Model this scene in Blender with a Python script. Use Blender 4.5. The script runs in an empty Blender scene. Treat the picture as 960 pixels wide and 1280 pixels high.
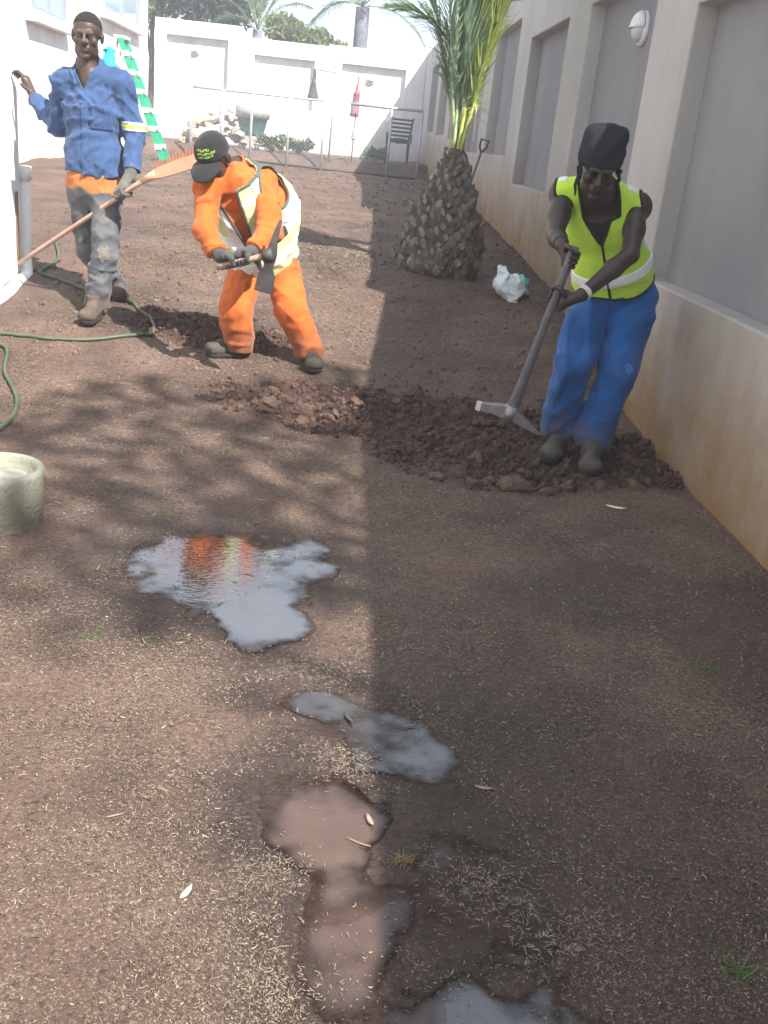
import bpy, math, random
import numpy as np
from mathutils import Vector, Matrix
random.seed(7); rng = np.random.default_rng(7)
S = bpy.context.scene; C = S.collection
rad = math.radians
# ------------------------------------------------------------------ camera, sky, sun, exposure
cam = bpy.data.cameras.new('camera'); co = bpy.data.objects.new('camera', cam); C.objects.link(co); S.camera = co
cam.sensor_fit = 'VERTICAL'; cam.sensor_height = 36.0; cam.lens = 34.62; cam.clip_start = 0.05; cam.clip_end = 800
R3 = np.array([[0.9946254, 0.07946408, 0.06637607], [-0.03415543, -0.35337236, 0.93485902], [0.09774318, -0.93210162, -0.348759]])
M4 = Matrix.Identity(4)
for i in range(3):
    M4[i][0] = R3[i, 0]; M4[i][1] = -R3[i, 1]; M4[i][2] = -R3[i, 2]
M4.translation = Vector((0, 0, 1.4)); co.matrix_world = M4
SUN_EL = rad(48.5); TO_SUN = Vector((0.66 * math.cos(SUN_EL), -0.75 * math.cos(SUN_EL), math.sin(SUN_EL))).normalized()
W = bpy.data.worlds.new('World'); S.world = W; W.use_nodes = True
wn = W.node_tree.nodes; wl = W.node_tree.links
sky = wn.new('ShaderNodeTexSky'); sky.sky_type = 'NISHITA'; sky.sun_disc = False
sky.sun_elevation = SUN_EL; sky.sun_rotation = math.atan2(TO_SUN.x, TO_SUN.y)
sky.altitude = 0; sky.air_density = 1.0; sky.dust_density = 1.6; sky.ozone_density = 1.0
tcw = wn.new('ShaderNodeTexCoord'); mpw = wn.new('ShaderNodeMapping'); mpw.inputs['Scale'].default_value = (1, 1, 2.2); wl.new(tcw.outputs['Generated'], mpw.inputs[0])
cn = wn.new('ShaderNodeTexNoise'); cn.inputs['Scale'].default_value = 1.7; cn.inputs['Detail'].default_value = 7; cn.inputs['Roughness'].default_value = 0.6; wl.new(mpw.outputs[0], cn.inputs['Vector'])
cr_ = wn.new('ShaderNodeMapRange'); cr_.inputs[1].default_value = 0.30; cr_.inputs[2].default_value = 0.62; cr_.inputs[3].default_value = 0.5; cr_.inputs[4].default_value = 0.92; wl.new(cn.outputs['Fac'], cr_.inputs[0])
cm_ = wn.new('ShaderNodeMix'); cm_.data_type = 'RGBA'; wl.new(cr_.outputs[0], cm_.inputs[0]); wl.new(sky.outputs[0], cm_.inputs[6]); cm_.inputs[7].default_value = (4.0, 4.45, 5.2, 1)   # thin bright cloud veil over the whole sky
wl.new(cm_.outputs[2], wn['Background'].inputs[0]); wn['Background'].inputs[1].default_value = 0.115
sl = bpy.data.lights.new('sun', 'SUN'); sl.energy = 5.0; sl.angle = rad(0.6); sl.color = (1.0, 0.95, 0.87)
so = bpy.data.objects.new('sun', sl); C.objects.link(so); so.rotation_euler = TO_SUN.to_track_quat('Z', 'Y').to_euler()
S.view_settings.view_transform = 'Standard'; S.view_settings.look = 'None'; S.view_settings.exposure = 1.15; S.view_settings.gamma = 1.0
S.view_settings.use_curve_mapping = False

# ------------------------------------------------------------------ numpy helpers
def hash2(ix, iy, s):
    v = (ix.astype(np.int64) * 374761393 + iy.astype(np.int64) * 668265263 + s * 1274126177) & 0x7fffffff
    v = ((v ^ (v >> 13)) * 1103515245 + 12345) & 0x7fffffff
    v = (v ^ (v >> 16)) & 0xffff
    return v / 65535.0
def vnoise(x, y, s=0):
    ix = np.floor(x); iy = np.floor(y); fx = x - ix; fy = y - iy
    fx = fx * fx * (3 - 2 * fx); fy = fy * fy * (3 - 2 * fy)
    a = hash2(ix, iy, s); b = hash2(ix + 1, iy, s); c = hash2(ix, iy + 1, s); d = hash2(ix + 1, iy + 1, s)
    return (a + (b - a) * fx) * (1 - fy) + (c + (d - c) * fx) * fy
def fbm(x, y, s=0, o=4):
    r = 0; a = 0.5
    for i in range(o):
        r = r + a * vnoise(x * 2 ** i + 17.3 * i, y * 2 ** i - 9.1 * i, s + i); a *= 0.5
    return r
def sst(a, b, x):
    t = np.clip((x - a) / (b - a), 0, 1); return t * t * (3 - 2 * t)
GY = np.array([-60, 0, 2.5, 3.2, 4.3, 4.6, 7.7, 12, 15, 60]) * 1.75
GZ = 1.4 + 1.75 * np.array([-.80, -.80, -.80, -.775, -.62, -.57, -.42, -.38, -.38, -.38])
# puddles: centre x, y, radii, angle, depth
PUD = [(-0.27, 3.04, 0.33, 0.34, 0.0, 0.020), (-0.15, 2.72, 0.14, 0.20, 0.2, 0.015), (0.23, 2.13, 0.14, 0.30, 0.62, 0.018), (0.02, 1.82, 0.16, 0.21, 0.15, 0.025),
       (0.10, 1.44, 0.12, 0.32, 0.05, 0.020), (0.38, 1.20, 0.26, 0.17, 0.0, 0.020), (-0.02, 2.28, 0.14, 0.07, 0.0, 0.012), (0.38, 1.62, 0.20, 0.28, 0.3, 0.0105)]
WATER_Z = -0.006
def pud_d(x, y, p):
    c, s = math.cos(p[4]), math.sin(p[4]); dx = x - p[0]; dy = y - p[1]
    return np.sqrt(((dx * c + dy * s) / p[2]) ** 2 + ((-dx * s + dy * c) / p[3]) ** 2)
def dugmask(x, y):
    a = 1 - np.sqrt(((x - 0.95) / 0.85) ** 2 + ((y - 4.85) / 0.80) ** 2)
    b = 1 - np.sqrt(((x - 0.15) / 0.95) ** 2 + ((y - 5.25 + 0.15 * x) / 0.52) ** 2)
    c = 1 - np.sqrt(((x + 0.75) / 0.65) ** 2 + ((y - 6.35) / 0.42) ** 2)
    d = 1 - np.sqrt(((x - 1.62) / 0.28) ** 2 + ((y - 4.75) / 0.5) ** 2)
    m = np.maximum(np.maximum(a, b), np.maximum(c * 0.9, d))
    return sst(-0.05, 0.35, m + 0.35 * (fbm(x * 3, y * 3, 40) - 0.47))
def gz(x, y, fine=True):
    x = np.asarray(x, float); y = np.asarray(y, float)
    z = np.interp(y, GY, GZ)
    z = z + 0.05 * sst(-0.7, -1.3, x) * sst(5.2, 6.0, y) * sst(9, 7.5, y)
    z = z + 0.03 * sst(1.2, 1.75, x) * sst(5.0, 6.5, y)
    z = z + 0.27 * sst(22.1, 22.35, y)
    roll = sst(3.5, 6, y)
    z = z + (fbm(x * 0.9, y * 0.9, 3) - 0.47) * (0.02 + 0.06 * roll) + (fbm(x * 4, y * 4, 5) - 0.47) * (0.012 + 0.03 * roll)
    if fine:
        z = z + (fbm(x * 22, y * 22, 9, 3) - 0.45) * 0.010 * sst(11, 8, y)
        near = (y < 7.5) & (y > 3.6)
        xn, yn = x[near], y[near]; dm = dugmask(xn, yn)
        ck = np.abs(fbm(xn * 9, yn * 9, 21, 4) - 0.47) * 2
        z[near] += dm * (-0.03 + 0.10 * (fbm(xn * 5, yn * 5, 20, 3) - 0.42) + 0.07 * ck + 0.03 * (fbm(xn * 28, yn * 28, 23, 3) - .45))
    pm = (y > 0.6) & (y < 4.0) & (np.abs(x) < 1.2)
    if pm.any():
        xn, yn = x[pm], y[pm]; wn_ = 1.15 * (fbm(xn * 6, yn * 6, 31, 5) - 0.47)
        for p in PUD: z[pm] -= p[5] * sst(1.35, 0.25, pud_d(xn, yn, p) + wn_)
    return z
def gz1(x, y): return float(gz(np.array([x]), np.array([y]))[0])

# ------------------------------------------------------------------ materials
MATS = {}
def nd(nt, t, **k):
    n = nt.nodes.new(t)
    for a, v in k.items(): setattr(n, a, v)
    return n
def mat(name, col, rough=0.8, var=0.25, scale=12.0, bump=0.15, bscale=60.0, metal=0.0, spec=0.4, trans=0.0, alt=None, sheen=0.0, sss=0.0, bdist=0.01):
    if name in MATS: return MATS[name]
    m = bpy.data.materials.new(name); m.use_nodes = True; MATS[name] = m
    nt = m.node_tree; b = nt.nodes['Principled BSDF']; L = nt.links
    tc = nd(nt, 'ShaderNodeNewGeometry')
    n1 = nd(nt, 'ShaderNodeTexNoise'); n1.inputs['Scale'].default_value = scale; n1.inputs['Detail'].default_value = 6; n1.inputs['Roughness'].default_value = 0.65
    L.new(tc.outputs['Position'], n1.inputs['Vector'])
    cr = nd(nt, 'ShaderNodeValToRGB'); cr.color_ramp.elements[0].position = 0.32; cr.color_ramp.elements[1].position = 0.68
    a = alt if alt else [c * (1 + var) for c in col]
    cr.color_ramp.elements[0].color = (*[c * (1 - var) for c in col], 1); cr.color_ramp.elements[1].color = (*[min(c, 1) for c in a], 1)
    L.new(n1.outputs['Fac'], cr.inputs[0]); L.new(cr.outputs[0], b.inputs['Base Color'])
    b.inputs['Roughness'].default_value = rough; b.inputs['Metallic'].default_value = metal; b.inputs['Specular IOR Level'].default_value = spec
    if sheen: b.inputs['Sheen Weight'].default_value = sheen
    if sss: b.inputs['Subsurface Weight'].default_value = sss
    if bump:
        n2 = nd(nt, 'ShaderNodeTexNoise'); n2.inputs['Scale'].default_value = bscale; n2.inputs['Detail'].default_value = 5
        L.new(tc.outputs['Position'], n2.inputs['Vector'])
        bp = nd(nt, 'ShaderNodeBump'); bp.inputs['Strength'].default_value = bump; bp.inputs['Distance'].default_value = bdist
        L.new(n2.outputs['Fac'], bp.inputs['Height']); L.new(bp.outputs[0], b.inputs['Normal'])
    return m
def leafmat(name, col, tr=0.35, var=0.35, attr=None):
    if name in MATS: return MATS[name]
    m = mat(name, col, 0.5, var, 3.0, 0)
    nt = m.node_tree; L = nt.links; b = nt.nodes['Principled BSDF']
    out = nt.nodes['Material Output']; t = nd(nt, 'ShaderNodeBsdfTranslucent'); mx = nd(nt, 'ShaderNodeMixShader'); mx.inputs[0].default_value = tr
    src = b.inputs['Base Color'].links[0].from_socket
    L.new(src, t.inputs[0]); L.new(b.outputs[0], mx.inputs[1]); L.new(t.outputs[0], mx.inputs[2]); L.new(mx.outputs[0], out.inputs[0])
    return m
def mixrgb(nt, fac, a, b, blend='MIX'):
    n = nd(nt, 'ShaderNodeMix', data_type='RGBA', blend_type=blend)
    for sock, v in ((n.inputs[0], fac), (n.inputs[6], a), (n.inputs[7], b)):
        if hasattr(v, 'type') and hasattr(v, 'links'): nt.links.new(v, sock)
        elif isinstance(v, (int, float)): sock.default_value = v
        else: sock.default_value = (*v, 1)
    return n.outputs[2]
def ramp(nt, src, p0, p1, c0=(0, 0, 0), c1=(1, 1, 1)):
    n = nd(nt, 'ShaderNodeValToRGB'); n.color_ramp.elements[0].position = p0; n.color_ramp.elements[1].position = p1
    n.color_ramp.elements[0].color = (*c0, 1); n.color_ramp.elements[1].color = (*c1, 1); nt.links.new(src, n.inputs[0]); return n.outputs[0]
def noise(nt, pos, scale, detail=6, rough=0.6, dist=0.0):
    n = nd(nt, 'ShaderNodeTexNoise'); n.inputs['Scale'].default_value = scale; n.inputs['Detail'].default_value = detail; n.inputs['Roughness'].default_value = rough
    n.inputs['Distortion'].default_value = dist
    nt.links.new(pos, n.inputs['Vector']); return n.outputs['Fac']

def soil_material():
    m = bpy.data.materials.new('soil'); m.use_nodes = True; nt = m.node_tree; L = nt.links; b = nt.nodes['Principled BSDF']
    g = nd(nt, 'ShaderNodeNewGeometry'); pos = g.outputs['Position']
    wet_shade = nd(nt, 'ShaderNodeAttribute', attribute_name='wet_shade').outputs['Fac']
    dug = nd(nt, 'ShaderNodeAttribute', attribute_name='dug').outputs['Fac']
    base = ramp(nt, noise(nt, pos, 1.7, 8, 0.65), 0.35, 0.68, (0.095, 0.060, 0.047), (0.195, 0.128, 0.101))
    straw = ramp(nt, noise(nt, pos, 110, 4, 0.8), 0.54, 0.62)
    patch = ramp(nt, noise(nt, pos, 2.6, 5, 0.6, 0.4), 0.38, 0.64, (0.15, 0.15, 0.15), (1, 1, 1))
    mm = nd(nt, 'ShaderNodeMath', operation='MULTIPLY'); L.new(straw, mm.inputs[0]); L.new(patch, mm.inputs[1])
    c = mixrgb(nt, mm.outputs[0], base, (0.37, 0.30, 0.225))
    dark = ramp(nt, noise(nt, pos, 60, 4, 0.7), 0.34, 0.50, (0.30, 0.28, 0.28), (1, 1, 1))
    c = mixrgb(nt, 0.8, c, dark, 'MULTIPLY')
    c = mixrgb(nt, dug, c, ramp(nt, noise(nt, pos, 9, 6, 0.7), 0.35, 0.65, (0.042, 0.023, 0.018), (0.092, 0.053, 0.040)))
    c = mixrgb(nt, wet_shade, c, mixrgb(nt, 1.0, c, (0.40, 0.405, 0.44), 'MULTIPLY'))  # damp darkening, its bluish grey tint also paints in cooler shade
    L.new(c, b.inputs['Base Color'])
    rr = nd(nt, 'ShaderNodeMapRange'); L.new(wet_shade, rr.inputs[0]); rr.inputs[3].default_value = 0.95; rr.inputs[4].default_value = 0.22; L.new(rr.outputs[0], b.inputs['Roughness'])
    b.inputs['Specular IOR Level'].default_value = 0.35
    hb = nd(nt, 'ShaderNodeMath', operation='ADD'); L.new(noise(nt, pos, 140, 5, 0.7), hb.inputs[0]); L.new(noise(nt, pos, 38, 5, 0.7), hb.inputs[1])
    bp = nd(nt, 'ShaderNodeBump'); bp.inputs['Strength'].default_value = 0.75; bp.inputs['Distance'].default_value = 0.012
    L.new(hb.outputs[0], bp.inputs['Height']); L.new(bp.outputs[0], b.inputs['Normal'])
    MATS['soil'] = m; return m
def plaster_material(name, col, dirt=(0.30, 0.20, 0.11), dirt_top=0.62, amount=0.75):
    m = bpy.data.materials.new(name); m.use_nodes = True; nt = m.node_tree; L = nt.links; b = nt.nodes['Principled BSDF']
    pos = nd(nt, 'ShaderNodeNewGeometry').outputs['Position']
    c = ramp(nt, noise(nt, pos, 1.3, 7, 0.6), 0.3, 0.7, [v * 0.90 for v in col], [min(v * 1.06, 1) for v in col])
    spot = ramp(nt, noise(nt, pos, 26, 3, 0.5), 0.70, 0.74, (1, 1, 1), (0.72, 0.71, 0.70))
    c = mixrgb(nt, 0.5, c, spot, 'MULTIPLY')
    mp = nd(nt, 'ShaderNodeMapping'); mp.inputs['Scale'].default_value = (2.4, 2.4, 0.3); L.new(pos, mp.inputs[0])
    st = ramp(nt, noise(nt, mp.outputs[0], 1.0, 5, 0.6), 0.48, 0.75, (1, 1, 1), (0.83, 0.81, 0.78)); c = mixrgb(nt, 1.0, c, st, 'MULTIPLY')
    hag = nd(nt, 'ShaderNodeAttribute', attribute_name='hag').outputs['Fac']
    n = noise(nt, pos, 2.6, 6, 0.65)
    ad = nd(nt, 'ShaderNodeMath', operation='MULTIPLY_ADD'); L.new(n, ad.inputs[0]); ad.inputs[1].default_value = -1.3; L.new(hag, ad.inputs[2])
    k = nd(nt, 'ShaderNodeMapRange'); L.new(ad.outputs[0], k.inputs[0]); k.inputs[1].default_value = dirt_top - 0.65; k.inputs[2].default_value = -0.7; k.inputs[3].default_value = 0.0; k.inputs[4].default_value = amount
    c = mixrgb(nt, k.outputs[0], c, dirt); L.new(c, b.inputs['Base Color'])
    b.inputs['Roughness'].default_value = 0.85; b.inputs['Specular IOR Level'].default_value = 0.25
    hb = nd(nt, 'ShaderNodeMath', operation='MULTIPLY_ADD'); L.new(noise(nt, pos, 120, 4), hb.inputs[0]); hb.inputs[1].default_value = 0.25; L.new(noise(nt, pos, 9, 5), hb.inputs[2])
    bp = nd(nt, 'ShaderNodeBump'); bp.inputs['Strength'].default_value = 0.25; bp.inputs['Distance'].default_value = 0.02
    L.new(hb.outputs[0], bp.inputs['Height']); L.new(bp.outputs[0], b.inputs['Normal'])
    MATS[name] = m; return m
def water_material(name, c0, c1, gl, clear):
    m = bpy.data.materials.new(name); m.use_nodes = True; nt = m.node_tree; L = nt.links; b = nt.nodes['Principled BSDF']
    pos = nd(nt, 'ShaderNodeNewGeometry').outputs['Position']
    c = ramp(nt, noise(nt, pos, 5, 5), 0.35, 0.65, c0, c1); L.new(c, b.inputs['Base Color'])
    b.inputs['Roughness'].default_value = 0.5; b.inputs['Specular IOR Level'].default_value = 0.0
    mp = nd(nt, 'ShaderNodeMapping'); mp.inputs['Scale'].default_value = (1, 2.6, 1); L.new(pos, mp.inputs[0])
    bp = nd(nt, 'ShaderNodeBump'); bp.inputs['Strength'].default_value = 0.08; bp.inputs['Distance'].default_value = 0.01
    L.new(noise(nt, mp.outputs[0], 32, 2, 0.5), bp.inputs['Height'])
    t = nd(nt, 'ShaderNodeBsdfTransparent'); t.inputs[0].default_value = (0.9, 0.87, 0.84, 1)
    m1 = nd(nt, 'ShaderNodeMixShader'); m1.inputs[0].default_value = clear; L.new(b.outputs[0], m1.inputs[1]); L.new(t.outputs[0], m1.inputs[2])
    g = nd(nt, 'ShaderNodeBsdfGlossy'); g.inputs['Roughness'].default_value = 0.03; L.new(bp.outputs[0], g.inputs['Normal'])
    lw = nd(nt, 'ShaderNodeFresnel'); lw.inputs['IOR'].default_value = gl; L.new(bp.outputs[0], lw.inputs['Normal'])
    dp = nd(nt, 'ShaderNodeAttribute', attribute_name='depth').outputs['Fac']
    def fade(hi):
        q = nd(nt, 'ShaderNodeMapRange', interpolation_type='SMOOTHSTEP'); L.new(dp, q.inputs[0]); q.inputs[1].default_value = -0.0005; q.inputs[2].default_value = hi; return q.outputs[0]
    op = nd(nt, 'ShaderNodeMath', operation='MULTIPLY_ADD'); L.new(fade(0.014), op.inputs[0]); op.inputs[1].default_value = -(1 - clear); op.inputs[2].default_value = 1.0; L.new(op.outputs[0], m1.inputs[0])
    gm = nd(nt, 'ShaderNodeMath', operation='MULTIPLY'); L.new(fade(0.009), gm.inputs[0]); L.new(lw.outputs[0], gm.inputs[1])
    mx = nd(nt, 'ShaderNodeMixShader'); L.new(gm.outputs[0], mx.inputs[0]); L.new(m1.outputs[0], mx.inputs[1]); L.new(g.outputs[0], mx.inputs[2]); L.new(mx.outputs[0], nt.nodes['Material Output'].inputs[0])
    MATS[name] = m; return m
def attr_material(name, attr='col', rough=0.85, tr=0.0):
    m = bpy.data.materials.new(name); m.use_nodes = True; nt = m.node_tree; b = nt.nodes['Principled BSDF']
    a = nd(nt, 'ShaderNodeAttribute', attribute_name=attr); nt.links.new(a.outputs['Color'], b.inputs['Base Color']); b.inputs['Roughness'].default_value = rough
    b.inputs['Specular IOR Level'].default_value = 0.2
    MATS[name] = m; return m

# ------------------------------------------------------------------ mesh helpers
def link(name, me, m=None, parent=None, label=None, cat=None, group=None, kind=None, smooth=False):
    if m is not None and len(me.materials) == 0: me.materials.append(MATS[m] if isinstance(m, str) else m)
    if smooth: me.shade_smooth()
    o = bpy.data.objects.new(name, me); C.objects.link(o)
    if parent is not None: o.parent = parent; o.matrix_parent_inverse = parent.matrix_world.inverted()
    return tag(o, label, cat, group, kind)
def tag(o, label=None, cat=None, group=None, kind=None):
    for k, v in (('label', label), ('category', cat), ('group', group), ('kind', kind)):
        if v: o[k] = v
    return o
def thing(name, loc, label, cat, group=None):
    o = bpy.data.objects.new(name, None); C.objects.link(o); o.location = loc; o.empty_display_size = 0.1
    o.matrix_world = Matrix.Translation(Vector(loc)); return tag(o, label, cat, group)
class MB:
    def __init__(s): s.v = []; s.f = []
    def add(s, vs, fs):
        n = len(s.v); s.v += [tuple(map(float, q)) for q in vs]; s.f += [tuple(i + n for i in q) for q in fs]; return s
    def box(s, lo, hi, mtx=None, taper=1.0):
        (x0, y0, z0), (x1, y1, z1) = lo, hi; cx, cy = (x0 + x1) / 2, (y0 + y1) / 2
        vs = [(x0, y0, z0), (x1, y0, z0), (x1, y1, z0), (x0, y1, z0)] + [(cx + (x - cx) * taper, cy + (y - cy) * taper, z1) for x, y in ((x0, y0), (x1, y0), (x1, y1), (x0, y1))]
        if mtx is not None: vs = [tuple(mtx @ Vector(q)) for q in vs]
        return s.add(vs, [(3, 2, 1, 0), (4, 5, 6, 7), (0, 1, 5, 4), (1, 2, 6, 5), (2, 3, 7, 6), (3, 0, 4, 7)])
    def tube(s, pts, r, n=8, flat=1.0, up=None):
        pts = [Vector(p) for p in pts]; rs = r if hasattr(r, '__len__') else [r] * len(pts)
        rings = []; prev = Vector(up) if up else None
        for i, p in enumerate(pts):
            d = (pts[min(i + 1, len(pts) - 1)] - pts[max(i - 1, 0)]).normalized()
            if prev is None: prev = Vector((0, 0, 1)) if abs(d.z) < 0.9 else Vector((1, 0, 0))
            a = (prev - d * prev.dot(d)).normalized(); b = d.cross(a); prev = a
            rings.append([p + (a * math.cos(2 * math.pi * k / n) * flat + b * math.sin(2 * math.pi * k / n)) * rs[i] for k in range(n)])
        vs = [q for g in rings for q in g]; fs = []
        for i in range(len(pts) - 1):
            for k in range(n): fs.append((i * n + k, i * n + (k + 1) % n, (i + 1) * n + (k + 1) % n, (i + 1) * n + k))
        fs.append(tuple(range(n - 1, -1, -1))); fs.append(tuple((len(pts) - 1) * n + k for k in range(n)))
        return s.add(vs, fs)
    def lathe(s, prof, c=(0, 0, 0), n=32, mtx=None):
        vs = []; fs = []
        for r, z in prof:
            for k in range(n):
                q = Vector((r * math.cos(2 * math.pi * k / n), r * math.sin(2 * math.pi * k / n), z))
                if mtx is not None: q = mtx @ q
                vs.append(q + Vector(c))
        for i in range(len(prof) - 1):
            for k in range(n): fs.append((i * n + k, i * n + (k + 1) % n, (i + 1) * n + (k + 1) % n, (i + 1) * n + k))
        return s.add(vs, fs)
    def mesh(s, name='m'):
        me = bpy.data.meshes.new(name); me.from_pydata(s.v, [], s.f); me.update(); return me
    def build(s, name, m, parent=None, smooth=False, **k): return link(name, s.mesh(name), m, parent, smooth=smooth, **k)
def npmesh(name, V, F):
    me = bpy.data.meshes.new(name); V = np.asarray(V, np.float32); F = np.asarray(F, np.int32); k = F.shape[1]
    me.vertices.add(len(V)); me.vertices.foreach_set('co', V.ravel()); me.loops.add(F.size); me.loops.foreach_set('vertex_index', F.ravel())
    me.polygons.add(len(F)); me.polygons.foreach_set('loop_start', np.arange(0, F.size, k, dtype=np.int32)); me.polygons.foreach_set('loop_total', np.full(len(F), k, np.int32))
    me.update(calc_edges=True); me.validate(); return me
def fattr(me, name, vals):
    a = me.attributes.new(name, 'FLOAT', 'POINT'); a.data.foreach_set('value', np.asarray(vals, np.float32))
def cattr(me, name, cols):
    a = me.attributes.new(name, 'FLOAT_COLOR', 'POINT'); c = np.ones((len(cols), 4), np.float32); c[:, :3] = cols; a.data.foreach_set('color', c.ravel())
def bevel(o, w, seg=2, ang=35):
    b = o.modifiers.new('bevel', 'BEVEL'); b.width = w; b.segments = seg; b.limit_method = 'ANGLE'; b.angle_limit = rad(ang); return o

# ------------------------------------------------------------------ ground
soil_material(); water_material('muddy_water', (0.135, 0.085, 0.067), (0.18, 0.117, 0.092), 1.6, 0.35); water_material('shaded_muddy_water', (0.10, 0.082, 0.075), (0.12, 0.098, 0.086), 2.5, 0.5); water_material('clear_water', (0.06, 0.042, 0.035), (0.085, 0.06, 0.05), 5.5, 0.5); attr_material('litter')
def ground():
    xs = np.concatenate([[-45, -30, -20, -14, -9], np.arange(-6.5, -1.9, 0.10), np.arange(-1.9, 1.95, 0.013), [2.2, 2.6, 3.2, 4.5, 8, 16, 28, 45]])
    yn = [0.85]
    while yn[-1] < 6.8: yn.append(yn[-1] + 0.013)
    while yn[-1] < 30: yn.append(yn[-1] + max(0.016, (yn[-1] - 6.8) * 0.012 + 0.016))
    ys = np.concatenate([[-28, -18, -9, -4, -1, 0, 0.4, 0.7], yn, [35, 42, 50, 60, 72]])
    X, Y = np.meshgrid(xs, ys, indexing='ij'); Z = gz(X, Y)
    V = np.stack([X, Y, Z], -1).reshape(-1, 3); nx, ny = X.shape
    I = np.arange(nx * ny).reshape(nx, ny)
    F = np.stack([I[:-1, :-1], I[1:, :-1], I[1:, 1:], I[:-1, 1:]], -1).reshape(-1, 4)
    me = npmesh('ground', V, F)
    wet_shade = np.zeros(X.shape)
    for p in PUD: wet_shade = np.maximum(wet_shade, sst(2.2, 0.9, pud_d(X, Y, p) + 1.2 * (fbm(X * 5, Y * 5, 33) - 0.47)))
    wet_shade = np.maximum(wet_shade, 0.9 * sst(1.25, 0.5, np.sqrt(((X - 0.58) / 0.60) ** 2 + ((Y - 1.75) / 1.05) ** 2) + 0.9 * (fbm(X * 5, Y * 5, 35) - 0.47)))  # damp soil, widened so the shaded right foreground is painted darker
    wet_shade = np.maximum(wet_shade, 0.75 * sst(.50, .66, fbm(X * 1.3 + 3, Y * 1.3, 71)) * sst(.1, .5, X) * sst(6, 3.5, Y)); wet_shade = np.maximum(wet_shade, 0.35 * sst(.52, .66, fbm(X * 1.6, Y * 1.6, 73)))
    dug = np.where((Y > 3.6) & (Y < 7.5), dugmask(X, Y), 0)
    edge = sst(1.45, 1.72, X) * sst(5.2, 6, Y) * 0.6
    fattr(me, 'wet_shade', wet_shade.ravel()); fattr(me, 'dug', np.maximum(dug, edge).ravel())
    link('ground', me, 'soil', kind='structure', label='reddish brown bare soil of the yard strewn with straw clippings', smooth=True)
ground()
for i, p in enumerate(PUD):
    r = 1.7 * max(p[2], p[3]); ax = np.arange(-r, r + .001, .008); X, Y = np.meshgrid(p[0] + ax, p[1] + ax, indexing='ij'); zw = WATER_Z - 0.0003 * i; D = zw - gz(X, Y); E = pud_d(X, Y, p) < 1.6
    I = np.arange(X.size).reshape(X.shape); ok = (D > -.004) & E; k = ok[:-1, :-1] | ok[1:, :-1] | ok[1:, 1:] | ok[:-1, 1:]
    F = np.stack([I[:-1, :-1], I[1:, :-1], I[1:, 1:], I[:-1, 1:]], -1)[k]; us, inv = np.unique(F, return_inverse=True)
    me = npmesh('puddle', np.stack([X.ravel()[us], Y.ravel()[us], np.full(len(us), zw)], 1), inv.reshape(F.shape)); fattr(me, 'depth', (D * sst(1.6, 1.25, pud_d(X, Y, p)) - .0006).ravel()[us])
    link('puddle', me, 'clear_water' if i in (0, 1, 6) else 'muddy_water' if i in (3, 4) else 'shaded_muddy_water', kind='structure')  # one muddy water; shade baked into a darker, more mirroring copy for shaded puddles

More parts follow.
